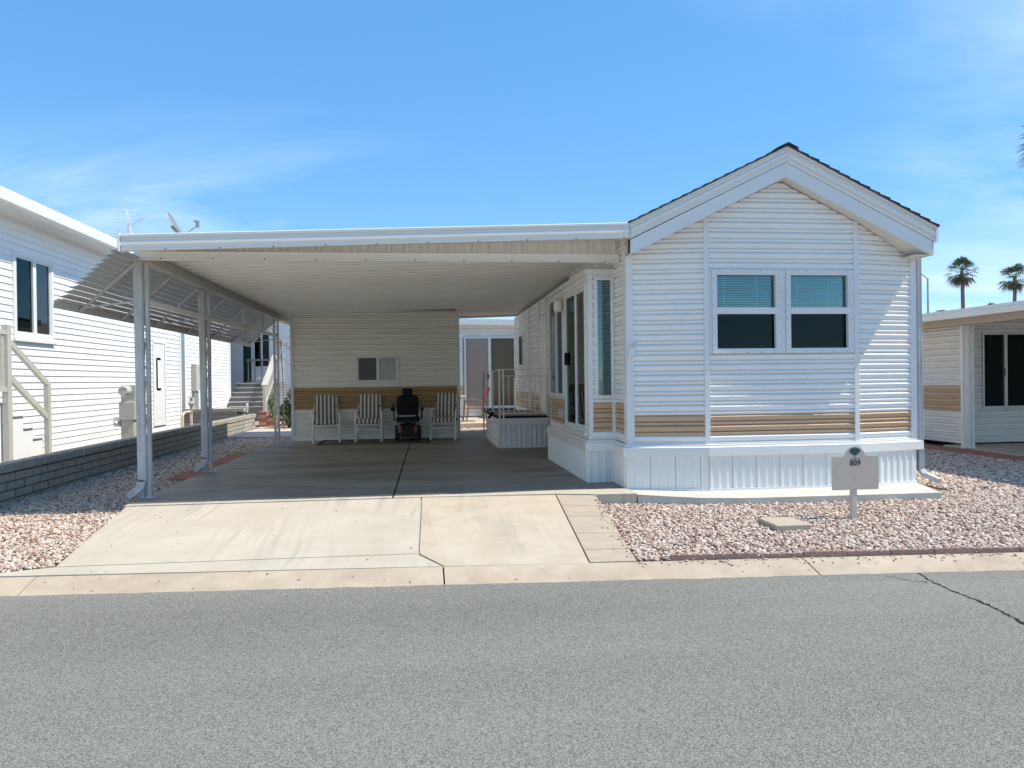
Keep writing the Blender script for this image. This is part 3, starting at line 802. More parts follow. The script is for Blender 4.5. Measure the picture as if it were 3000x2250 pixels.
# belt shelf and skirting round the front and the bay
def offset_chain(ch, o):
    out = []
    for i, p in enumerate(ch):
        p = Vector(p); ns = []
        if i > 0: d = (p - Vector(ch[i - 1])).normalized(); ns.append(Vector((d.y, -d.x)))
        if i < len(ch) - 1: d = (Vector(ch[i + 1]) - p).normalized(); ns.append(Vector((d.y, -d.x)))
        if len(ns) == 1: q = p + ns[0] * o
        else:
            b = (ns[0] + ns[1]).normalized(); q = p + b * (o / max(0.3, b.dot(ns[0])))
        out.append((q.x, q.y))
    return out
CH = [(2.14, 12.20), (2.14, 9.33), (2.48, 9.33), PA, PB, PC, PD, (6.19, 12)]
ZS = [0.545, 0.525, 0.52, 0.505, 0.505, 0.505, 0.505, 0.505]
o1, o2, o3, o4 = offset_chain(CH, 0.02), offset_chain(CH, 0.055), offset_chain(CH, 0.085), offset_chain(CH, 0.03)
for i in range(len(CH) - 1):
    sec = lambda k: [(*o4[k], ZS[k] + 0.012), (*o1[k], ZS[k] + 0.012), (*o2[k], ZS[k] + 0.008), (*o2[k], ZS[k] - 0.012), (*o3[k], ZS[k] - 0.022), (*o3[k], ZS[k] - 0.125), (*o4[k], ZS[k] - 0.128)]
    a, b = sec(i), sec(i + 1); m = len(a)
    H.part('belt_shelf', MB().add(a + b, [(k, (k + 1) % m, m + (k + 1) % m, m + k) for k in range(m)] + [tuple(range(m)), tuple(range(2 * m - 1, m - 1, -1))]), white)
# skirting: ribbed vertical sheets
def skirt(th, ch, off, z0, z1f, w=0.295, mat=white, name='skirting_panel', base=True):
    oc = offset_chain(ch, off)
    for i in range(len(ch) - 1):
        a, b = Vector(oc[i]), Vector(oc[i + 1]); L_ = (b - a).length; d = (b - a).normalized(); n = Vector((d.y, -d.x))
        k = 0.0
        while k < L_ - 0.02:
            k1 = min(k + w, L_); za = z1f(i, k / L_); zb = z1f(i, k1 / L_)
            prof = [(0, -0.004), (0.006, 0.0), (0.014, 0.013), (0.036, 0.013), (0.046, 0.0), (0.104, 0.0), (0.113, 0.013), (0.135, 0.013), (0.145, 0.0), (0.203, 0.0), (0.212, 0.013), (0.234, 0.013), (0.244, 0.0), (0.290, 0.0), (0.294, -0.006)]
            pf = [(min(s, k1 - k), o) for s, o in prof if s < k1 - k + 0.02]
            vs_ = []; m = len(pf)
            for zz in (0, 1):
                for s, o in pf:
                    q = a + d * (k + s) + n * o; t = s / max(k1 - k, 1e-3); vs_.append((q.x, q.y, z0 if zz == 0 else za + (zb - za) * t))
            for zz in (0, 1):
                for s, o in pf:
                    q = a + d * (k + s) - n * 0.02; t = s / max(k1 - k, 1e-3); vs_.append((q.x, q.y, z0 if zz == 0 else za + (zb - za) * t))
            fs = [(j, j + 1, m + j + 1, m + j) for j in range(m - 1)] + [(2 * m + j, 3 * m + j, 3 * m + j + 1, 2 * m + j + 1) for j in range(m - 1)] + [(0, m, 3 * m, 2 * m), (m - 1, 3 * m - 1, 4 * m - 1, 2 * m - 1)]
            if m > 1: th.part(name, MB().add(vs_, fs), mat)
            k = k1 + 0.002
        if base:
            q0, q1 = oc[i], oc[i + 1]
            th.part('skirting_base', MB().bar((*(Vector(q0) + n * 0.012), z0 + 0.018), (*(Vector(q1) + n * 0.012), z0 + 0.018), 0.024, 0.036), mat)
skirt(H, CH[:7], 0.055, -0.045, lambda i, t: ZS[i] + (ZS[i + 1] - ZS[i]) * t - 0.11)
skirt(H, [PD, (6.19, 12)], 0.03, -0.02, lambda i, t: 0.40)

# side walls facing the carport: bay with sliding door, then the long wall
BY0, BY1 = 9.33, 12.20
BBAND = (0.644, 1.010)
siding(H, (2.14, BY1), (2.14, BY0), 0.522, 2.66, (-1, 0), white_sid, BBAND, tan, openings=[(BY1 - 12.13, BY1 - 10.98, 1.06, 2.58), (BY1 - 10.79, BY1 - 9.40, 0.6, 2.56)], prof=PROF)
siding(H, (2.14, BY0), (2.48, BY0), 0.522, 2.66, (0, -1), white_sid, BBAND, tan, openings=[(0.075, 0.315, 1.07, 2.60)])
siding(H, (2.48, BY0), (2.48, 8.76), 0.522, 2.715, (-1, 0), white_sid, BBAND, tan)
siding(H, (2.48, 19.4), (2.48, BY1), 0.522, 2.95, (-1, 0), white_sid, BBAND, tan, openings=[(0.75, 1.45, 1.65, 2.42)])
siding(H, (2.48, BY1), (2.48, BY0), 2.72, 3.06, (-1, 0), white_sid)
siding(H, (2.48, BY0), (2.48, 8.76), 2.718, 3.06, (-1, 0), white_sid)
H.part('bay_roof', MB().box(2.09, 2.56, BY0 - 0.03, BY1 + 0.03, 2.655, 2.715), white_trim)
H.part('corner_trim', MB().box(2.118, 2.175, BY0 - 0.026, BY0 + 0.04, 0.55, 2.655), white_trim)
H.part('corner_trim', MB().box(2.425, 2.478, BY0 - 0.026, BY0 + 0.02, 0.55, 2.655), white_trim)
H.part('corner_trim', MB().box(2.118, 2.175, BY1 - 0.06, BY1 + 0.01, 0.55, 2.655), white_trim)
for y in (14.47, 15.36, 16.85, 19.36):
    H.part('corner_trim', MB().box(2.452, 2.49, y - 0.05, y + 0.05, 0.56, 2.95), white_trim)
# flat storm door at the deck
H.part('storm_door', MB().box(2.455, 2.50, 14.54, 15.30, 0.62, 2.62), white, fix=True)
# small rear window
mb = frame_rect(MB(), (2.48, 18.67), (0, -1), (-1, 0), 0.74, 0.80, 0.05, 0.03, 1.635)
rw = H.part('window', mb, white_trim)
H.part('pane', panel(MB(), (2.48, 18.67), (0, -1), (-1, 0), 0.05, 0.69, 1.68, 2.39, 0.004, 0.005), g_dark, parent=rw)
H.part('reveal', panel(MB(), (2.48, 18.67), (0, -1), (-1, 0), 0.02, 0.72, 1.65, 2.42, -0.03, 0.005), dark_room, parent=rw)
H.part('backing', MB().box(2.50, 2.53, 12.2, 19.35, 0.5, 2.95), shed_white)
# bay front: tall narrow window with blinds
mb = frame_rect(MB(), (2.195, 9.335), (1, 0), (0, -1), 0.265, 1.56, 0.026, 0.036, 1.06)
frame_rect(mb, (2.212, 9.335), (1, 0), (0, -1), 0.231, 1.526, 0.028, 0.048, 1.077)
nw = H.part('window', mb, white_trim)
H.part('pane', panel(MB(), (2.195, 9.335), (1, 0), (0, -1), 0.04, 0.225, 1.10, 2.58, 0.014, 0.004), g_teal, parent=nw)
mb = MB(); z = 1.11
while z < 2.57:
    mb.bar((2.24, 9.350, z), (2.415, 9.350, z), 0.024, 0.0016, up=(0, -0.55, 1)); z += 0.0215
H.part('blind', mb, M('blind_teal', (0.30, 0.36, 0.37), 0.6), parent=nw)
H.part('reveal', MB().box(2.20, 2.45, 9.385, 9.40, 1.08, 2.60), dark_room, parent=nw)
H.part('screw', screws(MB(), [(2.447, 9.297, 1.15 + 0.2 * i) for i in range(8)] + [(2.206, 9.297, 1.15 + 0.2 * i) for i in range(8)], (0, -1), 0.004), screwm, parent=nw)
# bay side: two-part window
mb = frame_rect(MB(), (2.145, 12.16), (0, -1), (-1, 0), 1.21, 1.54, 0.045, 0.045, 1.055)
panel(mb, (2.145, 12.16), (0, -1), (-1, 0), 0.60, 0.665, 1.09, 2.56, 0.0, 0.045)
bw = H.part('window', mb, white_trim)
H.part('pane', panel(MB(), (2.145, 12.16), (0, -1), (-1, 0), 0.045, 0.60, 1.10, 2.55, 0.016, 0.005), g_grey, parent=bw)
H.part('pane', panel(MB(), (2.145, 12.16), (0, -1), (-1, 0), 0.665, 1.165, 1.10, 2.55, 0.010, 0.005), g_dark, parent=bw)
H.part('shade', panel(MB(), (2.145, 12.16), (0, -1), (-1, 0), 0.02, 0.60, 1.08, 2.57, -0.03, 0.005), M('pale_shade', (0.42, 0.45, 0.42), 0.8), parent=bw)
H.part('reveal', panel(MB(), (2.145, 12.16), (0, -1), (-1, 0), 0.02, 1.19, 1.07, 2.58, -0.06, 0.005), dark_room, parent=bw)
# bay side: sliding glass door
mb = frame_rect(MB(), (2.145, 10.79), (0, -1), (-1, 0), 1.39, 1.93, 0.045, 0.05, 0.625)
sd = H.part('sliding_door', mb, white_trim)
mb = frame_rect(MB(), (2.145, 10.76), (0, -1), (-1, 0), 0.70, 1.86, 0.04, 0.036, 0.66)
H.part('door_leaf', mb, white_trim, parent=sd)
mb = frame_rect(MB(), (2.145, 10.09), (0, -1), (-1, 0), 0.66, 1.86, 0.05, 0.028, 0.66)
H.part('door_leaf', mb, white_trim, parent=sd)
H.part('pane', panel(MB(), (2.145, 10.76), (0, -1), (-1, 0), 0.04, 0.66, 0.70, 2.48, 0.018, 0.005), g_dark, parent=sd)
H.part('pane', panel(MB(), (2.145, 10.09), (0, -1), (-1, 0), 0.05, 0.61, 0.71, 2.47, 0.012, 0.005), g_grey, parent=sd)
H.part('handle', MB().bar((2.098, 10.70, 1.52), (2.098, 10.70, 1.70), 0.03, 0.035), black, parent=sd)
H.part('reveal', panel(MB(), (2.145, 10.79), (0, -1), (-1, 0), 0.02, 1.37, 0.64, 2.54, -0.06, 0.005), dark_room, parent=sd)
mb = MB()
for i in range(13): mb.bar((2.185, 10.04 - i * 0.046, 0.72), (2.185, 10.04 - i * 0.046, 2.46), 0.038, 0.003, up=(0.5, 0.6, 0))
H.part('vertical_blind', mb, M('vblind', (0.30, 0.30, 0.27), 0.8), parent=sd)
H.part('threshold', MB().box(2.07, 2.15, 9.40, 10.80, 0.585, 0.622), white, parent=sd)
# porch lamp and outlet
lamp = H.part('wall_lamp', MB().box(2.095, 2.128, 10.835, 10.925, 2.36, 2.52).bar((2.11, 10.88, 2.49), (2.00, 10.88, 2.50), 0.075, 0.035), gold)
H.part('lamp_glass', MB().tube([(2.03, 10.88, 2.48), (2.03, 10.88, 2.46), (2.03, 10.88, 2.34), (2.03, 10.88, 2.31)], [0.055, 0.068, 0.068, 0.045], 14), frost, parent=lamp, smooth=True)
H.part('outlet_box', MB().box(2.06, 2.128, 11.05, 11.14, 0.74, 0.86).box(2.07, 2.128, 11.16, 11.26, 0.74, 0.85), alu)
H.part('dryer_vent', MB().box(2.445, 2.50, 8.745, 8.80, 1.63, 1.70).box(2.40, 2.53, 8.69, 8.722, 1.60, 1.72), alu) if False else None
H.part('hook_plate', MB().box(2.475, 2.56, 8.705, 8.721, 1.585, 1.70).bar((2.50, 8.70, 1.69), (2.49, 8.675, 1.74), 0.014).bar((2.54, 8.70, 1.69), (2.55, 8.675, 1.74), 0.014), alu)

# ------------------------------------------------------------------ carport
C = Thing('carport', 'white metal carport roof on slim posts beside the house', 'carport', (-0.4, 13, 0))
def zpan(x): return 2.835 + 0.036 * (x + 3.1)
PANP = [(0, 0.028), (0.008, 0.0), (0.030, 0.0), (0.040, 0.028), (0.100, 0.028), (0.108, 0.012), (0.124, 0.012), (0.132, 0.028), (0.200, 0.028), (0.208, 0.012), (0.224, 0.012), (0.232, 0.028), (0.303, 0.028)]
x0, x1 = -3.18, 2.62
for k in range(36):
    y = 8.46 + k * 0.305
    pf = PANP + [(a, b + 0.006) for a, b in PANP[::-1]]
    C.part('roof_pan', MB().sweep(pf, (x0, y, zpan(x0) - 0.0006 * k), (x1, y, zpan(x1) - 0.0006 * k), (0, 1, 0), (0, 0, 1)), pan_white)
C.part('roof_deck', MB().prism([(x0, 8.46, zpan(x0) + 0.055), (x1, 8.46, zpan(x1) + 0.055), (x1, 8.46, zpan(x1) + 0.075), (x0, 8.46, zpan(x0) + 0.075)], (0, 11.0, 0)), white)
C.part('front_gutter', MB().sweep([(0.02, 0.0), (-0.058, 0.0), (-0.064, -0.008), (-0.062, -0.030), (-0.030, -0.040), (-0.026, -0.068), (-0.052, -0.076), (-0.056, -0.085), (-0.056, -0.115), (-0.030, -0.126), (-0.026, -0.150), (-0.040, -0.156), (-0.040, -0.172), (0.02, -0.175)], (-3.16, YF, 2.915), (2.412, YF, 3.115), (0, 1, 0), (0, 0, 1)), white)
C.part('gutter_end_cap', MB().box(-3.178, -3.161, YF - 0.070, YF + 0.05, 2.735, 2.925), white)
C.part('rear_gutter', MB().prism([(x0, 19.46, zpan(x0) - 0.05), (x1, 19.46, zpan(x1) - 0.05), (x1, 19.46, zpan(x1) + 0.09), (x0, 19.46, zpan(x0) + 0.09)], (0, 0.08, 0)), beam_grey)
# ribbed header panels above the front beam
k = -3.05
while k < 2.42:
    k1 = min(k + 0.205, 2.43)
    z0a = 2.848; za, zb = zpan(k) + 0.01, zpan(k1) + 0.01
    if za - z0a > 0.004:
        prof = [(0, 0), (0.012, 0.012), (0.045, 0.012), (0.055, 0.0), (0.115, 0.0), (0.125, 0.010), (0.175, 0.010), (0.185, 0.0), (0.200, 0.0), (0.203, 0.006)]
        pf = [p for p in prof if p[0] <= k1 - k]
        m = len(pf)
        vs_ = [(k + s, 9.03 - o, z0a) for s, o in pf] + [(k + s, 9.03 - o, zpan(k + s) + 0.01) for s, o in pf]
        if m > 2: C.part('header_panel', MB().add(vs_, [(j, j + 1, m + j + 1, m + j) for j in range(m - 1)]), white)
    k += 0.205
C.part('front_beam', MB().sweep([(0, 0), (-0.035, 0), (-0.035, -0.012), (-0.028, -0.018), (-0.028, -0.078), (-0.04, -0.088), (-0.04, -0.10), (0.03, -0.10), (0.03, 0)], (-3.24, 9.02, 2.842), (2.45, 9.02, 2.852), (0, 1, 0), (0, 0, 1)), white)
for i in range(10):
    C.part('screw', screws(MB(), [(-2.95 + 0.58 * i, 8.979, 2.758)], (0, -1), 0.009), screwm)
    C.part('screw', screws(MB(), [(-2.70 + 0.56 * i, 8.382, 2.745 + 0.036 * (0.46 + 0.56 * i))], (0, -1), 0.009), screwm)
C.part('side_beam', MB().box(-3.19, -3.07, 9.06, 19.3, 2.70, 2.805), beam_grey)
C.part('side_beam_lip', MB().box(-3.205, -3.055, 9.07, 19.3, 2.805, 2.825), beam_grey)
# posts: two uprights joined by wrought scrolls
def scroll(mb, x, y, z, s=1.0, flip=1):
    pts = []
    for i in range(20):
        a = i / 19 * 2.6 * math.pi; r = 0.030 * (1 - 0.62 * i / 19) * s
        pts.append((x, y + flip * (0.0 + r * math.cos(a)) * 0.0 + 0, z))
    return mb
def post(th, x, y, ztop_, spout=True, mat=old_white, rot=0.0, z0=0.0):
    """uprights stand side by side along X"""
    p = th.part('post', MB().box(x + 0.004, x + 0.044, y - 0.025, y + 0.025, z0, ztop_), mat)
    th.part('upright', MB().box(x - 0.075, x - 0.035, y - 0.022, y + 0.022, z0, ztop_), mat, parent=p)
    th.part('foot_plate', MB().box(x - 0.09, x + 0.08, y - 0.05, y + 0.05, z0, z0 + 0.008), mat, parent=p)
    zz = z0 + 0.35; i = 0
    while zz < ztop_ - 0.25:
        mb = MB(); pts = []
        for j in range(26):
            t = j / 25
            if t < 0.3:
                a = t / 0.3 * 1.5 * math.pi; r = 0.022 - 0.012 * (1 - t / 0.3)
                pts.append((x - 0.016 + r * math.cos(a + 1.2), y, zz - 0.16 + r * math.sin(a + 1.2)))
            elif t > 0.7:
                a = (1 - t) / 0.3 * 1.5 * math.pi; r = 0.022 - 0.012 * (1 - (1 - t) / 0.3)
                pts.append((x - 0.016 - r * math.cos(a + 1.2), y, zz + 0.16 - r * math.sin(a + 1.2)))
            else:
                q = (t - 0.3) / 0.4; pts.append((x - 0.016 + 0.008 * math.sin((q - 0.5) * 2.2), y, zz - 0.14 + 0.28 * q))
        mb.tube(pts, 0.006, 6); th.part('scroll', mb, mat, parent=p); zz += 0.44; i += 1
    if spout:
        mb = MB(); sx = x - 0.058; sy = y - 0.06
        mb.bar((sx, sy, ztop_ + 0.03), (sx + 0.02, sy, z0 + 0.20), 0.088, 0.06, up=(0, 1, 0))
        for dx in (-0.022, 0.022): mb.bar((sx + dx, sy - 0.031, ztop_ - 0.02), (sx + 0.02 + dx, sy - 0.031, z0 + 0.21), 0.014, 0.008, up=(0, 1, 0))
        mb.bar((sx + 0.02, sy, z0 + 0.22), (sx - 0.015, sy, z0 + 0.11), 0.088, 0.06, up=(0, 1, 0)); mb.bar((sx - 0.005, sy, z0 + 0.13), (sx - 0.13, sy - 0.01, z0 + 0.03), 0.075, 0.085, up=(0, 1, 0))
        th.part('downspout', mb, mat, parent=p)
    return p
post(C, -3.16, 9.09, 2.79)
post(C, -3.16, 11.6, 2.72)
post(C, -3.16, 17.0, 2.71, spout=False)
C.part('spacer', MB().box(-3.20, -3.155, 14.0, 14.05, 2.33, 2.71), old_white)
C.part('spacer', MB().box(-3.20, -3.155, 15.6, 15.65, 2.33, 2.71), old_white)
C.part('tie_rail', MB().sweep([(0, 0), (0.045, 0), (0.045, 0.06), (0.04, 0.06), (0.04, 0.006), (0, 0.006)], (-3.20, 9.1, 2.24), (-3.20, 17.0, 2.33), (1, 0, 0), (0, 0, 1)), white)

# louvered awning hanging off the carport's left side
A = Thing('louvered_awning', 'sloping white louvered awning hung along the left side of the carport', 'awning', (-3.5, 13, 2.4))
UX, UZ, LX, LZ = -3.23, 2.76, -3.80, 2.22
n_s = 12
for k in range(n_s):
    t = k / (n_s - 1); cx_ = UX + (LX - UX) * t; cz_ = UZ + (LZ - UZ) * t
    prof = [(-0.0545, -0.011), (-0.051, -0.017), (0.0, -0.003), (0.046, 0.014), (0.049, 0.020), (0.0, 0.004)]
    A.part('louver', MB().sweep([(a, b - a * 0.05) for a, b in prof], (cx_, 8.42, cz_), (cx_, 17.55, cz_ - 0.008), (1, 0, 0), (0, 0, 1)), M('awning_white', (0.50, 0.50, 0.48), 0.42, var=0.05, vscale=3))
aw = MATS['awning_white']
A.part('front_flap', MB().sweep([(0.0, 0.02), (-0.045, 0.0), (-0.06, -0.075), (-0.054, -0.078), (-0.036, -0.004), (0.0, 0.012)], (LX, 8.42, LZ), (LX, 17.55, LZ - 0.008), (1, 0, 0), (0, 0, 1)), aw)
A.part('hanger_rail', MB().box(-3.22, -3.205, 8.9, 17.5, 2.70, 2.775), aw)
for y in (9.0, 10.2, 11.4, 12.9, 14.3, 15.8, 17.2):
    A.part('awning_rib', MB().bar((UX + 0.03, y, UZ - 0.03), (LX - 0.03, y, LZ - 0.065), 0.035, 0.03), aw)
for y in (9.05, 11.55, 14.3, 17.0):
    A.part('awning_brace', MB().bar((-3.19, y, 2.28), (LX + 0.04, y - 0.05, LZ - 0.02), 0.022, 0.018), aw)

# ------------------------------------------------------------------ storage shed under the carport
S = Thing('storage_shed', 'white metal storage shed with tan stripe closing the back of the carport', 'shed', (-1, 17.2, 0))
S.part('wall', MB().box(-2.86, 0.83, 17.28, 21.3, 0.02, 2.78), shed_white)
siding(S, (-2.88, 17.2), (0.87, 17.2), 0.09, 2.92, (0, -1), shed_white, (0.70, 1.188), M('tan_shed', (0.44, 0.285, 0.145), 0.45, var=0.05, vscale=2), openings=[(1.45, 2.36, 1.32, 1.87)])
S.part('base_strip', MB().box(-2.88, 0.87, 17.175, 17.25, 0.0, 0.09), shed_white)
S.part('corner_trim', MB().box(-2.90, -2.835, 17.165, 17.26, 0.0, zpan(-2.88)), white_trim)
S.part('corner_trim', MB().box(0.822, 0.885, 17.165, 17.26, 0.0, zpan(0.85)), white_trim)
S.part('side_wall', MB().box(-2.895, -2.86, 17.26, 21.3, 0.0, 2.80), shed_white)
S.part('side_wall', MB().box(0.83, 0.88, 17.26, 21.3, 0.0, 2.93), shed_white)
S.part('roof', MB().box(-2.98, 0.95, 19.56, 21.4, 2.80, 2.87), white)
mb = frame_rect(MB(), (-1.450, 17.20), (1, 0), (0, -1), 0.94, 0.60, 0.022, 0.04, 1.298)
frame_rect(mb, (-1.43, 17.20), (1, 0), (0, -1), 0.90, 0.56, 0.03, 0.028, 1.318)
mb.box(-1.005, -0.945, 17.165, 17.2, 1.33, 1.87)
sw = S.part('window', mb, white_trim)
S.part('screen', MB().box(-1.40, -1.005, 17.185, 17.188, 1.345, 1.85), M('shed_screen', (0.115, 0.12, 0.105), 0.7), parent=sw)
S.part('pane', MB().box(-0.945, -0.56, 17.185, 17.189, 1.345, 1.85), g_clear, parent=sw)
mb = MB(); nn = 24
vs_ = []
for i in range(nn + 1):
    x = -0.96 + 0.42 * i / nn; yy = 17.225 + 0.010 * math.sin(i * 1.3) + 0.005 * math.sin(i * 2.9)
    vs_ += [(x, yy, 1.32), (x, yy - 0.006 * math.sin(i * 0.7), 1.88)]
mb.add(vs_, [(2 * i, 2 * i + 2, 2 * i + 3, 2 * i + 1) for i in range(nn)])
S.part('curtain', mb, curtain, parent=sw, fix=False)

# ------------------------------------------------------------------ porch deck with railing
D_ = Thing('porch_deck', 'small raised porch with white skirting and thin metal railing', 'porch', (2, 15.4, 0))
dch = [(1.47, 16.9), (1.47, 14.30), (2.47, 14.30)]
D_.part('deck_top', MB().box(1.44, 2.46, 14.27, 16.95, 0.575, 0.615), black)
D_.part('deck_carpet', MB().box(1.50, 2.45, 14.36, 16.9, 0.616, 0.622), deck_m)
D_.part('rim_board', MB().box(1.452, 2.46, 14.262, 14.30, 0.44, 0.574), white)
D_.part('rim_board', MB().box(1.452, 1.49, 14.305, 16.95, 0.44, 0.574), white)
skirt(D_, dch, 0.0, 0.0, lambda i, t: 0.445, w=0.295, mat=white)
D_.part('inner_frame', MB().box(1.50, 2.44, 14.33, 16.9, 0.02, 0.57), dark_room)
for (x, y, zb) in ((1.49, 14.25, 0.40), (1.565, 14.245, 0.39), (2.43, 14.25, 0.60), (1.455, 15.2, 0.40), (1.455, 16.8, 0.40)):
    D_.part('rail_post', MB().box(x - 0.015, x + 0.015, y - 0.012, y + 0.012, zb, 1.51), white)
rm_ = alu
D_.part('top_rail', MB().box(1.455, 2.45, 14.235, 14.27, 1.508, 1.525), white)
D_.part('mid_rail', MB().box(1.49, 2.45, 14.245, 14.262, 1.385, 1.40), white)
D_.part('bottom_rail', MB().box(1.49, 2.45, 14.245, 14.262, 0.66, 0.678), white)
for i in range(8):
    x = 1.67 + i * 0.105
    D_.part('baluster', MB().box(x - 0.006, x + 0.006, 14.247, 14.260, 0.678, 1.385), white)
D_.part('top_rail', MB().box(1.44, 1.47, 14.27, 16.82, 1.49, 1.505), white)
D_.part('stair_rail', MB().tube([(1.40, 16.75, 1.50), (1.34, 16.1, 1.32), (1.30, 15.7, 0.95)], 0.013, 8), grey_steel)
D_.part('stair_post', MB().tube([(1.30, 15.7, 0.95), (1.31, 15.7, 0.0)], 0.013, 8), grey_steel)
D_.part('hand_grip', MB().tube([(1.42, 14.9, 0.66), (1.33, 14.75, 0.57)], 0.028, 8), black)

# ------------------------------------------------------------------ patio chairs
def smooth_box(mb, x0, x1, y0, y1, z0, z1, r=0.03, n=4):
    """pillow-like rounded box"""
    cx_, cy_, cz_ = (x0 + x1) / 2, (y0 + y1) / 2, (z0 + z1) / 2
    hx, hy, hz = (x1 - x0) / 2, (y1 - y0) / 2, (z1 - z0) / 2
    nu, nv = 28, 14; vs_ = []
    def sp(c, e): return math.copysign(abs(c) ** e, c)
    for i in range(nv + 1):
        ph_ = -math.pi / 2 + math.pi * i / nv
        for j in range(nu):
            th_ = 2 * math.pi * j / nu
            vs_.append((cx_ + hx * sp(math.cos(ph_), 0.35) * sp(math.cos(th_), 0.3), cy_ + hy * sp(math.cos(ph_), 0.35) * sp(math.sin(th_), 0.3), cz_ + hz * sp(math.sin(ph_), 0.45)))
    fs = [(i * nu + j, i * nu + (j + 1) % nu, (i + 1) * nu + (j + 1) % nu, (i + 1) * nu + j) for i in range(nv) for j in range(nu)]
    return mb.add(vs_, fs)
def rot_mesh(mb, c, ax):
    c = Vector(c); q = Matrix.Rotation(ax, 3, 'X')
    mb.v = [tuple(q @ (Vector(p) - c) + c) for p in mb.v]; return mb
def patio_chair():
    t = Thing('patio_chair', 'x', 'chair')
    for s in (-1, 1):
        x = 0.28 * s
        leg = t.part('side_frame', MB().tube([(x, -0.30, 0.0), (x, -0.285, 0.25), (x, -0.27, 0.52), (x, -0.255, 0.60), (x, -0.22, 0.645), (x, -0.16, 0.655), (x * 0.98, 0.10, 0.62), (x * 0.96, 0.20, 0.60)], 0.016, 8), tubew, smooth=True)
        t.part('leg', MB().tube([(x * 0.95, 0.12, 0.40), (x * 0.97, 0.22, 0.18), (x, 0.30, 0.0)], 0.015, 8), tubew, smooth=True)
        for yy in (-0.30, 0.30): t.part('foot_cap', MB().tube([(x, yy, 0.0), (x, yy, 0.05)], 0.023, 10), tubew)
    pts = [(-0.28, -0.292, 0.12), (-0.275, -0.29, 0.20), (-0.24, -0.288, 0.255), (-0.18, -0.286, 0.27), (0.18, -0.286, 0.27), (0.24, -0.288, 0.255), (0.275, -0.29, 0.20), (0.28, -0.292, 0.12)]
    t.part('front_stretcher', MB().tube(pts, 0.012, 8), tubew, smooth=True)
    t.part('rear_stretcher', MB().tube([(x, 0.25, z) for x, _, z in pts], 0.012, 8), tubew, smooth=True)
    t.part('seat_frame', MB().tube([(-0.25, -0.25, 0.375), (0.25, -0.25, 0.375), (0.25, 0.18, 0.36), (-0.25, 0.18, 0.36), (-0.25, -0.25, 0.375)], 0.014, 6), tubew)
    t.part('back_frame', MB().tube([(-0.25, 0.16, 0.36), (-0.25, 0.29, 0.96), (0.25, 0.29, 0.96), (0.25, 0.16, 0.36)], 0.014, 6), tubew)
    t.part('seat_cushion', smooth_box(MB(), -0.27, 0.27, -0.32, 0.17, 0.385, 0.50), stripe, smooth=True)
    t.part('back_cushion', rot_mesh(smooth_box(MB(), -0.255, 0.255, 0.08, 0.19, 0.47, 0.755), (0, 0.15, 0.45), -0.20), stripe, smooth=True)
    t.part('back_cushion', rot_mesh(smooth_box(MB(), -0.255, 0.255, 0.08, 0.18, 0.745, 1.04), (0, 0.15, 0.45), -0.20), stripe, smooth=True)
    return t.o
def copy_tree(o, parent=None):
    c = o.copy(); COL.objects.link(c); c.parent = parent
    for ch in list(o.children): copy_tree(ch, c)
    return c
ch0 = patio_chair()
lab = ['striped cushion patio chair standing leftmost against the shed wall', 'striped cushion patio chair under the shed window, middle of three', 'striped cushion patio chair right of the power wheelchair']
for i, (x, y, a) in enumerate(((-2.09, 16.80, 7), (-1.15, 16.78, 0), (0.53, 16.82, -13))):
    o = ch0 if i == 0 else copy_tree(ch0)
    o.location = (x, y, 0.004 if i else 0.0); o.rotation_euler = (0, 0, R_(a)); o['label'] = lab[i]; o['group'] = 'striped patio chairs'
# ------------------------------------------------------------------ power wheelchair
W = Thing('power_wheelchair', 'black power wheelchair with headrest and red panels parked between two chairs', 'wheelchair', (0, 0, 0))
W.part('backrest', rot_mesh(smooth_box(MB(), -0.245, 0.245, 0.10, 0.22, 0.52, 1.00), (0, 0.15, 0.5), -0.12), black, smooth=True)
W.part('headrest', rot_mesh(smooth_box(MB(), -0.115, 0.115, 0.12, 0.22, 0.97, 1.15), (0, 0.15, 0.5), -0.12), black, smooth=True)
W.part('seat', smooth_box(MB(), -0.25, 0.25, -0.30, 0.16, 0.44, 0.55), black, smooth=True)
W.part('seat_pan', MB().box(-0.24, 0.24, -0.30, 0.18, 0.40, 0.45), rubber)
W.part('seat_belt', MB().box(-0.21, 0.15, -0.315, -0.305, 0.545, 0.556), alu)
for s in (-1, 1):
    W.part('armrest', MB().tube([(0.31 * s, -0.22, 0.68), (0.31 * s, 0.16, 0.69)], 0.035, 8), black)
    W.part('arm_support', MB().tube([(0.31 * s, 0.10, 0.68), (0.30 * s, 0.10, 0.46), (0.22 * s, 0.08, 0.42)], 0.018, 8), rubber)
    wh = W.part('drive_wheel', MB().tube([(0.21 * s, 0.02, 0.17), (0.28 * s, 0.02, 0.17)], 0.168, 20), rubber)
    W.part('hub', MB().tube([(0.276 * s, 0.02, 0.17), (0.286 * s, 0.02, 0.17)], 0.08, 14), grey_steel, parent=wh)
    for yy in (-0.30, 0.34): W.part('caster', MB().tube([(0.18 * s, yy, 0.075), (0.215 * s, yy, 0.075)], 0.075, 14), rubber)
    W.part('red_panel', MB().cbox(0.155 * s - 0.035, 0.155 * s + 0.035, -0.245, -0.20, 0.18, 0.345, 0.012), red_gloss)
W.part('joystick', MB().box(-0.37, -0.27, -0.34, -0.20, 0.66, 0.75).tube([(-0.32, -0.27, 0.75), (-0.32, -0.28, 0.83)], [0.012, 0.02], 8), black)
W.part('base', MB().cbox(-0.19, 0.19, -0.21, 0.30, 0.10, 0.36, 0.03), rubber)
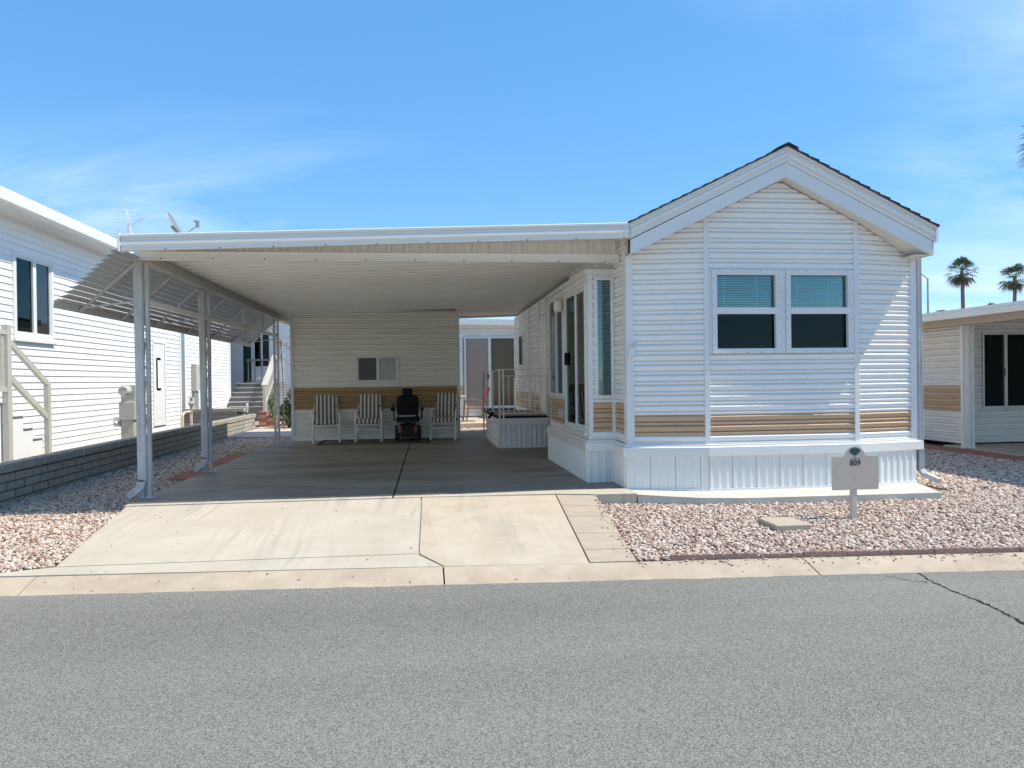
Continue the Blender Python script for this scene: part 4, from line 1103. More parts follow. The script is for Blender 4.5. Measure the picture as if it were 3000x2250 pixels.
W.part('seat_post', MB().box(-0.05, 0.05, -0.02, 0.08, 0.34, 0.42), rubber)
W.part('footplate', MB().box(-0.17, 0.17, -0.48, -0.25, 0.085, 0.105), rubber)
W.o.location = (-0.30, 16.62, 0.01); W.o.rotation_euler = (0, 0, R_(2))
# mat under the chairs
MT = Thing('floor_mat', 'dark woven outdoor mat with black border under the chairs', 'mat', (-1, 16.4, 0))
MT.part('mat_field', MB().box(-2.12, 0.12, 15.95, 17.10, 0.0035, 0.0075), mat_m)
MT.part('mat_border', MB().box(-2.20, 0.17, 15.90, 15.95, 0.0035, 0.010).box(-2.20, 0.17, 17.10, 17.16, 0.0035, 0.010).box(-2.20, -2.12, 15.95, 17.10, 0.0035, 0.010).box(0.12, 0.17, 15.95, 17.10, 0.0035, 0.010), mat_edge)
MT.part('mat_stripe', MB().box(-2.02, -1.98, 16.0, 17.05, 0.0078, 0.009), mat_line); MT.part('mat_stripe', MB().box(-1.90, -1.885, 16.0, 17.05, 0.0078, 0.009), mat_line)

# ------------------------------------------------------------------ number sign in the gravel
SG = Thing('number_sign', 'taupe sign on a short post reading 809 under a tree emblem', 'sign', (4.33, 7.07, -0.12))
def sign_outline():
    pts = []
    def arc(cx_, cz_, r, a0, a1, n=6): return [(cx_ + r * math.cos(R_(a0 + (a1 - a0) * i / n)), cz_ + r * math.sin(R_(a0 + (a1 - a0) * i / n))) for i in range(n + 1)]
    pts += arc(4.09 + 0.015, 0.165 + 0.015, 0.015, 180, 270) + arc(4.592 - 0.015, 0.165 + 0.015, 0.015, 270, 360) + arc(4.590 - 0.012, 0.502 - 0.012, 0.012, 0, 90)
    pts += [(4.46, 0.503), (4.448, 0.508)] + arc(4.337, 0.492, 0.112, 10, 170, 16)[0:] + [(4.226, 0.508), (4.214, 0.503)]
    pts += arc(4.088 + 0.012, 0.502 - 0.012, 0.012, 90, 180)
    return pts
SG.part('plate', MB().prism([(x, 7.045, z) for x, z in sign_outline()], (0, 0.006, 0)), sign_m)
SG.part('post', MB().cbox(4.303, 4.363, 7.052, 7.092, -0.16, 0.42, 0.004), sign_post_m)
for z in (0.30, 0.185): SG.part('bolt', MB().tube([(4.338, 7.045, z), (4.338, 7.041, z)], 0.007, 8), alu)
def flat(mb_pts, name, mat, y=7.0435): 
    return SG.part(name, MB().prism([(x, y, z) for x, z in mb_pts], (0, 0.0012, 0)), mat)
r_ = random.Random(4)
crown = [(4.338 + (0.058 + 0.006 * r_.uniform(-1, 1)) * math.cos(R_(a)), 0.556 + (0.034 + 0.005 * r_.uniform(-1, 1)) * math.sin(R_(a)) - (0.010 if 200 < a < 340 else 0) * (1 if 250 < a < 290 else -0.4)) for a in range(0, 360, 12)]
emb = flat(crown, 'emblem_crown', teal_dark)
mb = MB()
for (a, b) in (((4.337, 0.480), (4.337, 0.520)), ((4.337, 0.515), (4.315, 0.545)), ((4.337, 0.512), (4.360, 0.545)), ((4.337, 0.52), (4.338, 0.55))):
    mb.bar((a[0], 7.0438, a[1]), (b[0], 7.0438, b[1]), 0.0045, 0.0012, up=(0, 1, 0))
SG.part('emblem_trunk', mb, teal_dark, parent=emb)
flat([(4.280, 0.4715), (4.335, 0.4745), (4.400, 0.472), (4.375, 0.4795), (4.335, 0.4825), (4.300, 0.4795)], 'emblem_ground', teal_dark)
def text_part(th, body, size, loc, mat, name, ext=0.0006, off=0.0):
    cu = bpy.data.curves.new(name, 'FONT'); cu.body = body; cu.size = size; cu.align_x = 'CENTER'; cu.extrude = ext; cu.offset = off; cu.space_character = 1.08
    ob = bpy.data.objects.new(name + '_tmp', cu); COL.objects.link(ob)
    bpy.context.view_layer.update()
    me = bpy.data.meshes.new_from_object(ob.evaluated_get(bpy.context.evaluated_depsgraph_get()))
    bpy.data.objects.remove(ob); bpy.data.curves.remove(cu)
    me.materials.clear(); me.materials.append(mat)
    o = bpy.data.objects.new(name, me); COL.objects.link(o); o.parent = th.o
    o.location = Vector(loc) - th.loc; o.rotation_euler = (R_(90), 0, 0)
    return o
num = text_part(SG, '809', 0.073, (4.340, 7.0440, 0.4125), ink, 'number')
vv = np.empty(len(num.data.vertices) * 3); num.data.vertices.foreach_get('co', vv); vv = vv.reshape(-1, 3)
pf_ = [tuple(p.vertices) for p in num.data.polygons]; V_, F_ = [], []
for k, (dx, dy) in enumerate([(a * 0.0014, b * 0.0012) for a in (-1, 0, 1) for b in (-1, 0, 1)]):
    V_ += [(x + dx, y + dy, z + 0.00003 * k) for x, y, z in vv]; F_ += [tuple(i + k * len(vv) for i in f) for f in pf_]
nm = bpy.data.meshes.new('number'); nm.from_pydata(V_, [], F_); nm.materials.append(ink); num.data = nm

# stepping stone and scalloped edging
single('stepping_stone', MB().cbox(3.29, 3.64, 6.63, 7.02, -0.14, -0.078, 0.008), paver_m, 'square concrete stepping stone lying in the front gravel', 'paver')
def edging(name, label, xa, xb, yfun, lift=0.0):
    E_ = Thing(name, label, 'edging', ((xa + xb) / 2, yfun((xa + xb) / 2), -0.15))
    x = xa
    while x < xb - 0.1:
        poly = [(0, -0.10)]
        for s in range(4):
            c = 0.045 + s * 0.09
            for a in range(160, 10, -20): poly.append((c + 0.0448 * math.cos(R_(a)), 0.000 + 0.038 * math.sin(R_(a))))
        poly.append((0.36, -0.10))
        y0, y1 = yfun(x), yfun(x + 0.36); dz = random.uniform(-0.008, 0.006) + lift; tw = random.uniform(-0.012, 0.012)
        E_.part('edging_block', MB().prism([(x + p * 0.985, y0 + (y1 - y0) * p / 0.36 + tw * (p / 0.36 - 0.5), -0.147 + q + dz) for p, q in poly], (0, 0.05, 0)), edging_m)
        x += 0.365
edging('garden_edging', 'scalloped red-brown edging along the kerb in front of the right gravel', 1.98, 8.0, lambda x: kerb_back(x) + 0.022)
edging('garden_edging', 'short scalloped edging at the left gravel by the kerb', -5.2, -3.55, lambda x: kerb_back(x) + 0.05)

# ------------------------------------------------------------------ retaining wall of blocks
RW = Thing('retaining_wall', 'low grey block retaining wall with vertical-ribbed cap left of the carport', 'wall', (-5.0, 14, -0.1))
WY0, WY1 = 6.0, 23.0
RW.part('mortar', MB().box(-5.075, -4.951, WY0, WY1 - 0.005, -0.2, 0.372), mortar_m)
bh, bl = 0.105, 0.40
bvar = []
for k in range(4):
    mb = MB(); jit = lambda: random.uniform(-0.002, 0.002)
    mb.cbox(0, bh - 0.015, 0, bl - 0.030, 0, 0.010, 0.003)
    # lie the chamfered face toward +X
    mb.v = [(z + jit(), y, x) for x, y, z in mb.v]
    me = mb.mesh('block', block_m); fix_normals(me); bvar.append(me)
for row in range(4):
    y = WY0 - (0.2 if row % 2 else 0.0)
    while y < WY1 - 0.39:
        RW.inst('block', random.choice(bvar), (-4.950 + random.uniform(-0.003, 0.003), y, -0.145 + row * bh))
        y += bl
mb = MB().cbox(0, 0.058, 0, 0.17, 0, 0.105, 0.010)
cap_me = mb.mesh('cap_brick', block_m); fix_normals(cap_me)
y = WY0; k = 0
while y < WY1:
    # cap: upright units laid across the wall top
    ob = RW.inst('cap_brick', cap_me, (-5.090 + random.uniform(-0.006, 0.006), y + 0.066, 0.285 + random.uniform(-0.003, 0.003)), rot=(0, 0, R_(-90)))
    y += 0.0705; k += 1
# cross wall of the neighbour's yard
CW = Thing('garden_wall', 'low tan block wall crossing behind the neighbour siding', 'wall', (-6, 22, 0.3))
CW.part('mortar', MB().box(-9.0, -5.08, 22.02, 22.2, -0.05, 0.50), mortar_m)
for row in range(-3, 2):
    x = -9.0 - (0.2 if row % 2 else 0)
    while x < -5.2:
        CW.part('block', MB().cbox(x, x + 0.388, 22.0, 22.1, 0.33 + row * 0.1, 0.33 + row * 0.1 + 0.092, 0.004), block_m); x += 0.4
x = -9.0
while x < -5.1:
    CW.part('cap_block', MB().cbox(x, x + 0.188, 21.97, 22.2, 0.50, 0.60, 0.008), block_m); x += 0.2

# red bricks laid at the slab edge by the second post
BR = Thing('brick_edging', 'strip of flat red bricks set beside the carport slab', 'bricks', (-3.4, 13, -0.06))
y = 11.25
while y < 15.1:
    for j, w in enumerate((0.20, 0.0)):
        if w: BR.part('brick', MB().cbox(-3.66 + random.uniform(-.01, .01) + 0.04 * max(0, 1 - abs(y - 13)), -3.235, y, y + 0.098, -0.14, -0.052 + random.uniform(-0.004, 0.004), 0.005), brick_red)
    y += 0.106

# ------------------------------------------------------------------ left neighbour's home
NX = -6.2
N1 = Thing('neighbor_home', 'white lap-sided home with sunlit wall at the left edge', 'house', (-8, 14, 0.3))
N1.part('wall', MB().box(-11.5, NX - 0.08, 5.0, 20.15, -0.02, 3.95), dark_room)
nw0, nw1, nwa, nwb = 12.32, 13.42, 2.13, 3.34
nd0, nd1, ndt = 18.25, 18.98, 2.28
siding(N1, (NX, 5.0), (NX, 20.2), -0.021, 3.92, (1, 0), lap_white, openings=[(nw0 - 0.06 - 5.0, nw1 + 0.06 - 5.0, nwa - 0.06, nwb + 0.06), (nd0 - 0.05 - 5, nd1 + 0.05 - 5, 0.3, ndt + 0.05)], pitch=0.107, prof=LAP, name='siding_board')
N1.part('corner_trim', MB().box(NX - 0.06, NX + 0.03, 20.14, 20.24, -0.02, 3.9), white_trim)
N1.part('end_wall', MB().box(-11.5, NX - 0.06, 20.15, 20.2, 0.3, 3.9), lap_white)
mb = frame_rect(MB(), (NX, nw0 - 0.08), (0, 1), (1, 0), nw1 - nw0 + 0.16, nwb - nwa + 0.16, 0.085, 0.035, nwa - 0.08)
frame_rect(mb, (NX, nw0), (0, 1), (1, 0), nw1 - nw0, nwb - nwa, 0.035, 0.02, nwa)
mb.box(NX - 0.01, NX + 0.03, 12.83, 12.93, nwa, nwb)
w1 = N1.part('window', mb, white_trim)
N1.part('pane', MB().box(NX - 0.004, NX + 0.002, nw0 + 0.03, 12.83, nwa + 0.03, nwb - 0.03), g_dark, parent=w1)
N1.part('pane', MB().box(NX - 0.008, NX - 0.002, 12.93, nw1 - 0.03, nwa + 0.03, nwb - 0.03), g_grey, parent=w1)
N1.part('sill', MB().box(NX, NX + 0.06, nw0 - 0.1, nw1 + 0.1, nwa - 0.12, nwa - 0.075), white_trim, parent=w1)
mb = MB(); vs_ = []
for i in range(25):
    y = 12.9 + 0.5 * i / 24; xx = NX - 0.04 + 0.012 * math.sin(i * 1.4); vs_ += [(xx, y, nwa), (xx, y, nwb)]
mb.add(vs_, [(2 * i, 2 * i + 2, 2 * i + 3, 2 * i + 1) for i in range(24)])
N1.part('curtain', mb, M('curtain_green', (0.22, 0.30, 0.26), 0.9), parent=w1, fix=False)
# side door with oval-cornered light
dr = N1.part('door', MB().box(NX - 0.02, NX + 0.022, nd0, nd1, 0.33, ndt), white_trim)
N1.part('door_casing', frame_rect(MB(), (NX, nd0 - 0.06), (0, 1), (1, 0), nd1 - nd0 + 0.12, ndt - 0.27, 0.055, 0.034, 0.33), white_trim, parent=dr)
N1.part('door_light', MB().cbox(0, 0.34, 0, 0.78, 0, 0.016, 0.05), black, parent=dr)
dl = N1.o.children[-1] if False else None
for ob in dr.children:
    if ob.name.startswith('door_light'):
        me = ob.data
        for v in me.vertices:
            p = v.co + N1.loc
            v.co = Vector((NX + 0.022 + p.z, 18.40 + p.x, 1.16 + p.y)) - N1.loc
N1.part('door_glass', MB().box(NX + 0.036, NX + 0.042, 18.45, 18.69, 1.22, 1.88), M('door_glass', (0.70, 0.72, 0.70), 0.2), parent=dr)
# eave: soffit, fascia and gutter
N1.part('soffit', MB().box(NX - 0.1, -5.80, 4.5, 20.5, 3.86, 3.885), cream)
N1.part('eave_gutter', MB().sweep([(0, 0.0), (0.10, 0.03), (0.115, 0.15), (0.095, 0.17), (0.095, 0.20), (0.0, 0.20)], (-5.81, 4.5, 3.86), (-5.81, 20.5, 3.90), (1, 0, 0), (0, 0, 1)), white)
N1.part('roof', MB().prism([(-5.80, 4.5, 4.07), (-9.0, 4.5, 4.95), (-12.2, 4.5, 4.07), (-12.2, 4.5, 3.9), (-5.80, 4.5, 3.9)], (0, 16, 0)), white)
# front steps of that home, seen side-on, with railing
ST = Thing('entry_steps', 'white sided entry steps climbing along the left neighbour wall', 'steps', (-5.6, 9.8, 0.33))
SX0, SX1 = -6.15, -5.46
sy = [11.55, 11.27, 11.02, 10.74, 7.0]
sz = [0.585, 0.745, 0.925, 1.12]
for i in range(4):
    z = sz[i]
    ST.part('step', MB().box(SX0, SX1, sy[i + 1], sy[i], -0.02, z - 0.022), lap_white)
    ST.part('tread', MB().box(SX0, SX1 + 0.025, sy[i + 1] + 0.002, sy[i] + 0.03, z - 0.021, z), lap_white)
SR = Thing('stair_railing', 'beige square-tube stair railing beside the left neighbour steps', 'railing', (-5.40, 11, -0.02))
sr = [((-5.40, 10.52, -0.02), (-5.40, 10.52, 2.12), 0.10), ((-5.40, 11.58, -0.02), (-5.40, 11.58, 1.34), 0.085)]
for a, b, w in sr: SR.part('post', MB().bar(a, b, w, w * 0.75), taupe_rail)
SR.part('post', MB().bar((-5.40, 7.8, -0.02), (-5.40, 7.8, 2.12), 0.10, 0.075), taupe_rail)
SR.part('handrail', MB().bar((-5.40, 10.60, 1.89), (-5.40, 11.60, 1.325), 0.05, 0.075), taupe_rail)
SR.part('lower_rail', MB().bar((-5.40, 10.56, 1.44), (-5.40, 11.56, 0.86), 0.05, 0.075), taupe_rail)
SR.part('porch_rail', MB().bar((-5.40, 7.8, 2.02), (-5.40, 10.50, 2.02), 0.06, 0.06), taupe_rail)
SR.part('porch_rail', MB().bar((-5.40, 7.8, 1.27), (-5.40, 10.50, 1.27), 0.06, 0.06), taupe_rail)
for y in (10.40, 10.28, 10.16, 10.04): SR.part('baluster', MB().box(-5.415, -5.385, y - 0.015, y + 0.015, 1.30, 2.0), taupe_rail)
# electric meter pedestal
EM = Thing('meter_pedestal', 'beige electric meter pedestal with round glass dial by the wall', 'meter', (-5.31, 14.4, -0.02))
EM.part('column', MB().cbox(-5.43, -5.20, 14.30, 14.52, -0.03, 0.68, 0.01), grey_box)
EM.part('breaker_box', MB().cbox(-5.45, -5.17, 14.27, 14.54, 0.675, 1.005, 0.012), grey_box)
EM.part('meter_box', MB().cbox(-5.425, -5.17, 14.30, 14.52, 1.005, 1.31, 0.012), grey_box)
EM.part('meter_ring', MB().tube([(-5.325, 14.30, 1.20), (-5.325, 14.27, 1.20)], 0.115, 22), alu)
EM.part('meter_glass', MB().tube([(-5.33, 14.28, 1.20), (-5.335, 14.20, 1.20), (-5.338, 14.17, 1.20)], [0.100, 0.098, 0.085], 22), M('meter_face', (0.55, 0.54, 0.46), 0.15))
EM.part('meter_dial', MB().box(-5.39, -5.285, 14.160, 14.169, 1.215, 1.245), grey_steel)
EM.part('hose_loop', MB().tube([(-5.19, 14.45, 0.72), (-5.12, 14.45, 0.66), (-5.11, 14.45, 0.48), (-5.14, 14.45, 0.40), (-5.19, 14.45, 0.46)], 0.014, 8), rubber)
EM.part('outlet', MB().cbox(-5.56, -5.44, 14.30, 14.42, 0.55, 0.72, 0.01).tube([(-5.50, 14.30, 0.64), (-5.50, 14.24, 0.60)], 0.035, 10), alu)
# water spigot with trimmed pipe
WS = Thing('water_hookup', 'small pipe stand with grey valve above the low block wall', 'pipe', (-5.4, 18.2, 0.33))
WS.part('pipe', MB().tube([(-5.4, 18.4, -0.03), (-5.4, 18.38, 0.62), (-5.38, 18.2, 0.66), (-5.38, 17.8, 0.66), (-5.38, 17.68, 0.60), (-5.38, 17.62, -0.03)], 0.03, 8), M('pvc', (0.62, 0.52, 0.40), 0.5))
WS.part('valve', MB().ball((-5.4, 18.4, 0.84), 0.07, 0.10, 0.07).tube([(-5.4, 18.4, 0.60), (-5.4, 18.4, 0.98)], 0.035, 8).box(-5.44, -5.36, 18.25, 18.6, 0.97, 0.99), grey_steel)

# ------------------------------------------------------------------ home further back on the left
N2 = Thing('rear_left_home', 'pale clapboard home with grey steps behind the left neighbour', 'house', (-7.5, 26, 0.3))
N2.part('wall', MB().box(-13, -6.85, 22.6, 27.6, 0.3, 4.2), dark_room)
siding(N2, (-13, 22.5), (-6.80, 22.5), -0.021, 4.2, (0, -1), blue_shade, pitch=0.107, prof=LAP, name='siding_board')
siding(N2, (-6.78, 22.5), (-6.78, 27.6), -0.021, 4.2, (1, 0), lap_white, pitch=0.107, prof=LAP, openings=[(1.6, 2.7, 2.0, 3.3)], name='siding_board')
N2.part('corner_trim', MB().box(-6.86, -6.74, 22.42, 22.56, 0.3, 4.2), white_trim)
N2.part('corner_trim', MB().box(-6.84, -6.745, 24.95, 25.05, 0.3, 4.2), white_trim)
N2.part('corner_trim', MB().box(-6.84, -6.745, 27.52, 27.64, 0.3, 4.2), white_trim)
w2 = N2.part('window', frame_rect(MB(), (-6.78, 24.05), (0, 1), (1, 0), 1.2, 1.4, 0.07, 0.04, 1.95), white_trim)
N2.part('shade_screen', MB().box(-6.80, -6.775, 24.1, 25.2, 2.0, 3.3), M('taupe_screen', (0.42, 0.38, 0.36), 0.8), parent=w2)
N2.part('utility_box', MB().cbox(-6.76, -6.62, 23.1, 23.5, 1.1, 1.9, 0.01), grey_box)
for i in range(3): N2.part('conduit', MB().tube([(-6.68, 23.15 + 0.12 * i, 1.12), (-6.66, 23.1 + 0.14 * i, 0.33)], 0.025, 6), grey_steel)
# entry end wall
siding(N2, (-7.4, 30.0), (-4.9, 30.0), -0.021, 4.3, (0, -1), lap_white, pitch=0.107, prof=LAP, openings=[(0.98, 1.53, 1.95, 3.3), (0.55, 0.85, 1.25, 3.3)], name='siding_board')
N2.part('wall', MB().box(-13, -4.95, 30.08, 36, 0.3, 4.25), lap_white)
N2.part('door', MB().box(-6.86, -6.56, 30.0, 30.06, 1.25, 3.3), M('dark_door', (0.02, 0.05, 0.05), 0.3))
w3 = N2.part('window', frame_rect(MB(), (-6.46, 30.0), (1, 0), (0, -1), 0.65, 1.45, 0.05, 0.05, 1.9).box(-6.17, -6.11, 29.95, 30.0, 1.95, 3.3), white_trim)
N2.part('pane', MB().box(-6.42, -5.86, 30.0, 30.01, 1.95, 3.3), g_dark, parent=w3)
N2.part('reveal', MB().box(-6.44, -5.84, 30.05, 30.06, 1.92, 3.33), teal_dark, parent=w3)
N2.part('corner_trim', MB().box(-4.96, -4.84, 29.94, 30.08, 0.3, 4.3), white_trim)
N2.part('roof', MB().prism([(-4.6, 29.6, 4.25), (-8.5, 29.6, 6.2), (-13, 29.6, 4.25), (-13, 29.6, 4.1), (-4.6, 29.6, 4.1)], (0, 7, 0)), white)
N2.part('roof', MB().prism([(-6.4, 22.1, 4.2), (-9.8, 22.1, 5.2), (-13.4, 22.1, 4.2), (-13.4, 22.1, 4.05), (-6.4, 22.1, 4.05)], (0, 7.4, 0)), white)
RS = Thing('rear_steps', 'dark grey steps with beige handrail leading to the rear left home', 'steps', (-6.1, 27.6, 0.3))
for i in range(6):
    y0 = 26.9 + i * 0.27; z = 0.33 + 0.165 * (i + 1)
    RS.part('riser', MB().box(-6.70, -5.50, y0, y0 + 0.28, -0.02, z - 0.03), step_grey)
    RS.part('tread', MB().box(-6.72, -5.48, y0 - 0.03, y0 + 0.27, z - 0.029, z), M('tread_light', (0.50, 0.48, 0.46), 0.8))
RS.part('landing', MB().box(-6.72, -5.3, 28.5, 29.95, 1.18, 1.30), step_grey)
RS.part('handrail', MB().bar((-5.42, 26.8, 1.22), (-5.42, 28.9, 2.35), 0.20, 0.05), taupe_rail)
RS.part('lower_rail', MB().bar((-5.42, 26.8, 0.55), (-5.42, 28.9, 1.65), 0.05, 0.05), taupe_rail)
RS.part('post', MB().box(-5.47, -5.37, 26.75, 26.85, 0.33, 1.22), taupe_rail)
for i in range(11):
    y = 27.0 + i * 0.17; b = 0.55 + (y - 26.8) * 0.524; RS.part('baluster', MB().box(-5.435, -5.405, y - 0.02, y + 0.02, b, b + 0.68), taupe_rail)
RS.part('landing_rail', MB().box(-6.6, -5.5, 29.4, 29.44, 2.15, 2.22), step_grey)
RS.part('landing_rail', MB().box(-6.6, -5.5, 29.4, 29.44, 1.36, 1.40), step_grey)
for i in range(5): RS.part('landing_baluster', MB().box(-6.55 + 0.25 * i, -6.52 + 0.25 * i, 29.4, 29.44, 1.40, 2.15), step_grey)
PK = Thing('far_pink_home', 'dusty pink stucco home glimpsed behind the shed corner', 'house', (-9, 47, 0))
PK.part('wall', MB().box(-14, -4, 45, 52, 0, 3.9), pink_wall)
PK.part('roof', MB().prism([(-3.6, 44.6, 3.9), (-9, 44.6, 5.4), (-14.4, 44.6, 3.9), (-14.4, 44.6, 3.8), (-3.6, 44.6, 3.8)], (0, 8, 0)), M('pink_roof', (0.40, 0.26, 0.22), 0.9))
pw = PK.part('window', frame_rect(MB(), (-7.75, 45), (1, 0), (0, -1), 0.9, 1.4, 0.08, 0.05, 1.7), white_trim)
PK.part('pane', MB().box(-7.7, -6.9, 44.98, 44.99, 1.75, 3.05), M('pane_teal', (0.16, 0.28, 0.30), 0.1), parent=pw)

# leafy shrub, pile of bricks, path light on the wall
def leaves(mb, centers, n, size, r):
    for _ in range(n):
        c = random.choice(centers)
        while True:
            v = Vector((random.uniform(-1, 1), random.uniform(-1, 1), random.uniform(-1, 1)))
            if v.length <= 1: break
        p = Vector((c[0] + v.x * c[3], c[1] + v.y * c[3], c[2] + v.z * c[4]))
        d = Vector((random.gauss(0, 1), random.gauss(0, 1), random.gauss(0.3, 0.8))).normalized(); s_ = size * random.uniform(0.6, 1.3)
        a = d.cross(Vector((random.gauss(0, 1), random.gauss(0, 1), random.gauss(0, 1)))).normalized()
        mb.add([p - d * s_, p + a * s_ * 0.4, p + d * s_, p - a * s_ * 0.4], [(0, 1, 2, 3)])
    return mb
SH = Thing('shrub', 'dark green leafy shrub behind the last carport post', 'shrub', (-3.85, 23.2, 0))
SH.part('foliage', leaves(MB(), [(-3.7, 23.3, 0.6, 0.5, 0.55), (-3.55, 23.3, 1.05, 0.45, 0.4), (-3.95, 23.2, 0.35, 0.35, 0.4)], 2600, 0.055, random), leaf_m, fix=False)
SH.part('stem', MB().tube([(-3.7, 23.3, -0.1), (-3.7, 23.3, 0.8)], [0.03, 0.015], 6), bark)
SH.part('young_shoots', leaves(MB(), [(-4.45, 23.1, 0.62, 0.13, 0.40)], 320, 0.05, random), leaf_lt, fix=False)
VN = Thing('bare_vine', 'bare twisting vine twigs near the far carport post', 'vine', (-4.2, 22.4, 1.8))
rv = random.Random(9); mb = MB()
for k in range(9):
    p = Vector((-4.05, 22.4, 2.55)); pts = [p.copy()]; d = Vector((rv.uniform(-1, 0.7), rv.uniform(-0.3, 0.3), rv.uniform(-0.9, 0.5))).normalized()
    for i in range(9):
        d = (d + Vector((rv.gauss(0, 0.4), rv.gauss(0, 0.3), rv.gauss(-0.05, 0.4)))).normalized(); p = p + d * 0.11; pts.append(p.copy())
    mb.tube(pts, 0.008, 4)
VN.part('twig', mb, bark); VN.part('stem', MB().tube([(-3.98, 22.4, -0.1), (-4.0, 22.4, 1.3), (-4.05, 22.4, 2.56)], 0.015, 6), bark)
BP = Thing('brick_pile', 'small stack of salmon bricks at the end of the block wall', 'bricks', (-4.9, 24, -0.1))
brk = M('brick_salmon', (0.52, 0.27, 0.19), 0.9, var=0.15, vscale=9)
for i in range(5):
    for j in range(2):
        if i == 4 and j: continue
        BP.part('brick', MB().cbox(-5.02 + j * 0.26, -4.78 + j * 0.26, 23.9, 24.3, -0.1 + i * 0.105, -0.1 + i * 0.105 + 0.1, 0.006), brk if (i + j) % 2 else brick_red)
BP.part('brick', MB().cbox(-4.46, -4.2, 23.9, 24.2, -0.1, 0.02, 0.006), brk)
PLT = Thing('path_light', 'small white solar light stuck at the end of the block wall', 'light', (-5.0, 22.3, 0.39))
PLT.part('stake', MB().tube([(-5.0, 22.3, 0.39), (-5.0, 22.3, 0.46)], 0.012, 6), rubber)
PLT.part('lens', MB().tube([(-5.0, 22.3, 0.46), (-5.0, 22.3, 0.70), (-5.0, 22.3, 0.73)], [0.02, 0.04, 0.03], 10), white)

# dish and antenna on roofs beyond the carport
K_ = 1.55
def far(x, y, z): return (x * K_, y * K_, 1.32 + (z - 1.32) * K_)
DI = Thing('satellite_dish', 'grey satellite dish with feed arm showing above the carport gutter', 'satellite dish', far(-4.55, 15, 3.9))
mb = MB(); nr = 22; rings = []
axd = Vector((0.80, 0.25, 0.50)).normalized(); ua = axd.cross(Vector((0, 1, 0))).normalized(); ub = axd.cross(ua)
cd = Vector(far(-4.69, 15.0, 4.36))
vs_ = []
for i in range(6):
    r = 0.27 * K_ * i / 5 + 0.001
    for k in range(nr):
        a = 2 * math.pi * k / nr; vs_.append(cd + (ua * math.cos(a) + ub * math.sin(a) * 0.9) * r + axd * (r * r * 0.48))
mb.add(vs_, [(i * nr + k, i * nr + (k + 1) % nr, (i + 1) * nr + (k + 1) % nr, (i + 1) * nr + k) for i in range(5) for k in range(nr)])
DI.part('reflector', mb, M('dish_grey', (0.48, 0.45, 0.42), 0.5), smooth=True, fix=False)
DI.part('mount', MB().tube([far(-4.60, 15, 3.2), far(-4.62, 15, 4.22), far(-4.72, 15.0, 4.34)], 0.045, 8), grey_steel)
DI.part('feed_arm', MB().tube([far(-4.62, 15, 4.16), far(-4.45, 15, 4.20), far(-4.24, 15, 4.36)], 0.022, 6), alu)
DI.part('feed_horn', MB().bar(far(-4.24, 15, 4.32), far(-4.23, 15, 4.45), 0.09, 0.09).tube([far(-4.24, 15, 4.42), far(-4.30, 15, 4.46)], 0.04, 8), grey_steel)
AN = Thing('roof_antenna', 'metal yagi television antenna on the neighbour roof', 'antenna', (-6.55, 18, 4.0))
AN.part('mast', MB().tube([(-6.60, 18, 4.1), (-6.60, 18, 5.0)], 0.02, 6), alu)
AN.part('boom', MB().bar((-6.66, 18.4, 4.78), (-6.49, 17.6, 5.24), 0.03, 0.03), alu)
AN.part('boom', MB().bar((-6.95, 18.0, 4.70), (-6.22, 17.9, 5.10), 0.022, 0.022), alu)
for i, (t, hl) in enumerate(((0.0, 0.66), (0.10, 0.6), (0.22, 0.5), (0.55, 0.28), (0.68, 0.18), (0.80, 0.18), (0.97, 0.29))):
    p = Vector((-6.66, 18.4, 4.80)).lerp(Vector((-6.49, 17.6, 5.25)), t)
    AN.part('element', MB().tube([p + Vector((-hl, 0, 0.04 * hl)), p + Vector((hl, 0, -0.04 * hl))], 0.009, 5), alu)
for i in range(9):
    p = Vector((-6.5, 17.94, 4.95)).lerp(Vector((-6.24, 17.9, 5.09)), i / 8)
    AN.part('director', MB().tube([p + Vector((0.02, 0, -0.05)), p + Vector((-0.02, 0, 0.05))], 0.006, 5), alu)

# ------------------------------------------------------------------ building behind the carport with patio furniture
RB = Thing('rear_home', 'cream and white home with screened sliding door behind the carport', 'house', (2.5, 24, 0))
RB.part('wall', MB().box(-0.5, 5.5, 24.1, 30, 0.05, 3.2), cream)
siding(RB, (-0.5, 24.0), (5.5, 24.0), 0.16, 3.10, (0, -1), lap_white, (0.75, 1.20), tan_light, openings=[(1.85, 3.55, 0.4, 2.68)], pitch=0.122, prof=PROF)
RB.part('eave_board', MB().box(-0.6, 5.6, 23.85, 24.0, 2.98, 3.10), cream)
RB.part('roof', MB().prism([(-0.6, 23.7, 3.12), (5.6, 23.7, 3.02), (5.6, 23.7, 3.20), (-0.6, 23.7, 3.30)], (0, 6, 0)), white)
rd = RB.part('sliding_door', frame_rect(MB(), (1.38, 24.0), (1, 0), (0, -1), 1.68, 2.30, 0.06, 0.06, 0.42).box(2.16, 2.25, 23.94, 24.0, 0.48, 2.66), white_trim)
RB.part('screen_panel', MB().box(1.44, 2.16, 23.975, 23.98, 0.48, 2.66), screen_tan, parent=rd)
mb = MB()
for i in range(16): mb.bar((2.28 + i * 0.046, 24.03, 0.48), (2.28 + i * 0.046, 24.03, 2.66), 0.044, 0.003, up=(0.3, 1, 0))
RB.part('vertical_blind', mb, M('vblind_tan', (0.66, 0.55, 0.44), 0.8), parent=rd)
RB.part('pane', MB().box(2.25, 3.0, 23.985, 23.99, 0.48, 2.66), g_clear, parent=rd)
RB.part('handle', MB().box(2.13, 2.17, 23.90, 23.94, 1.36, 1.50), black, parent=rd)
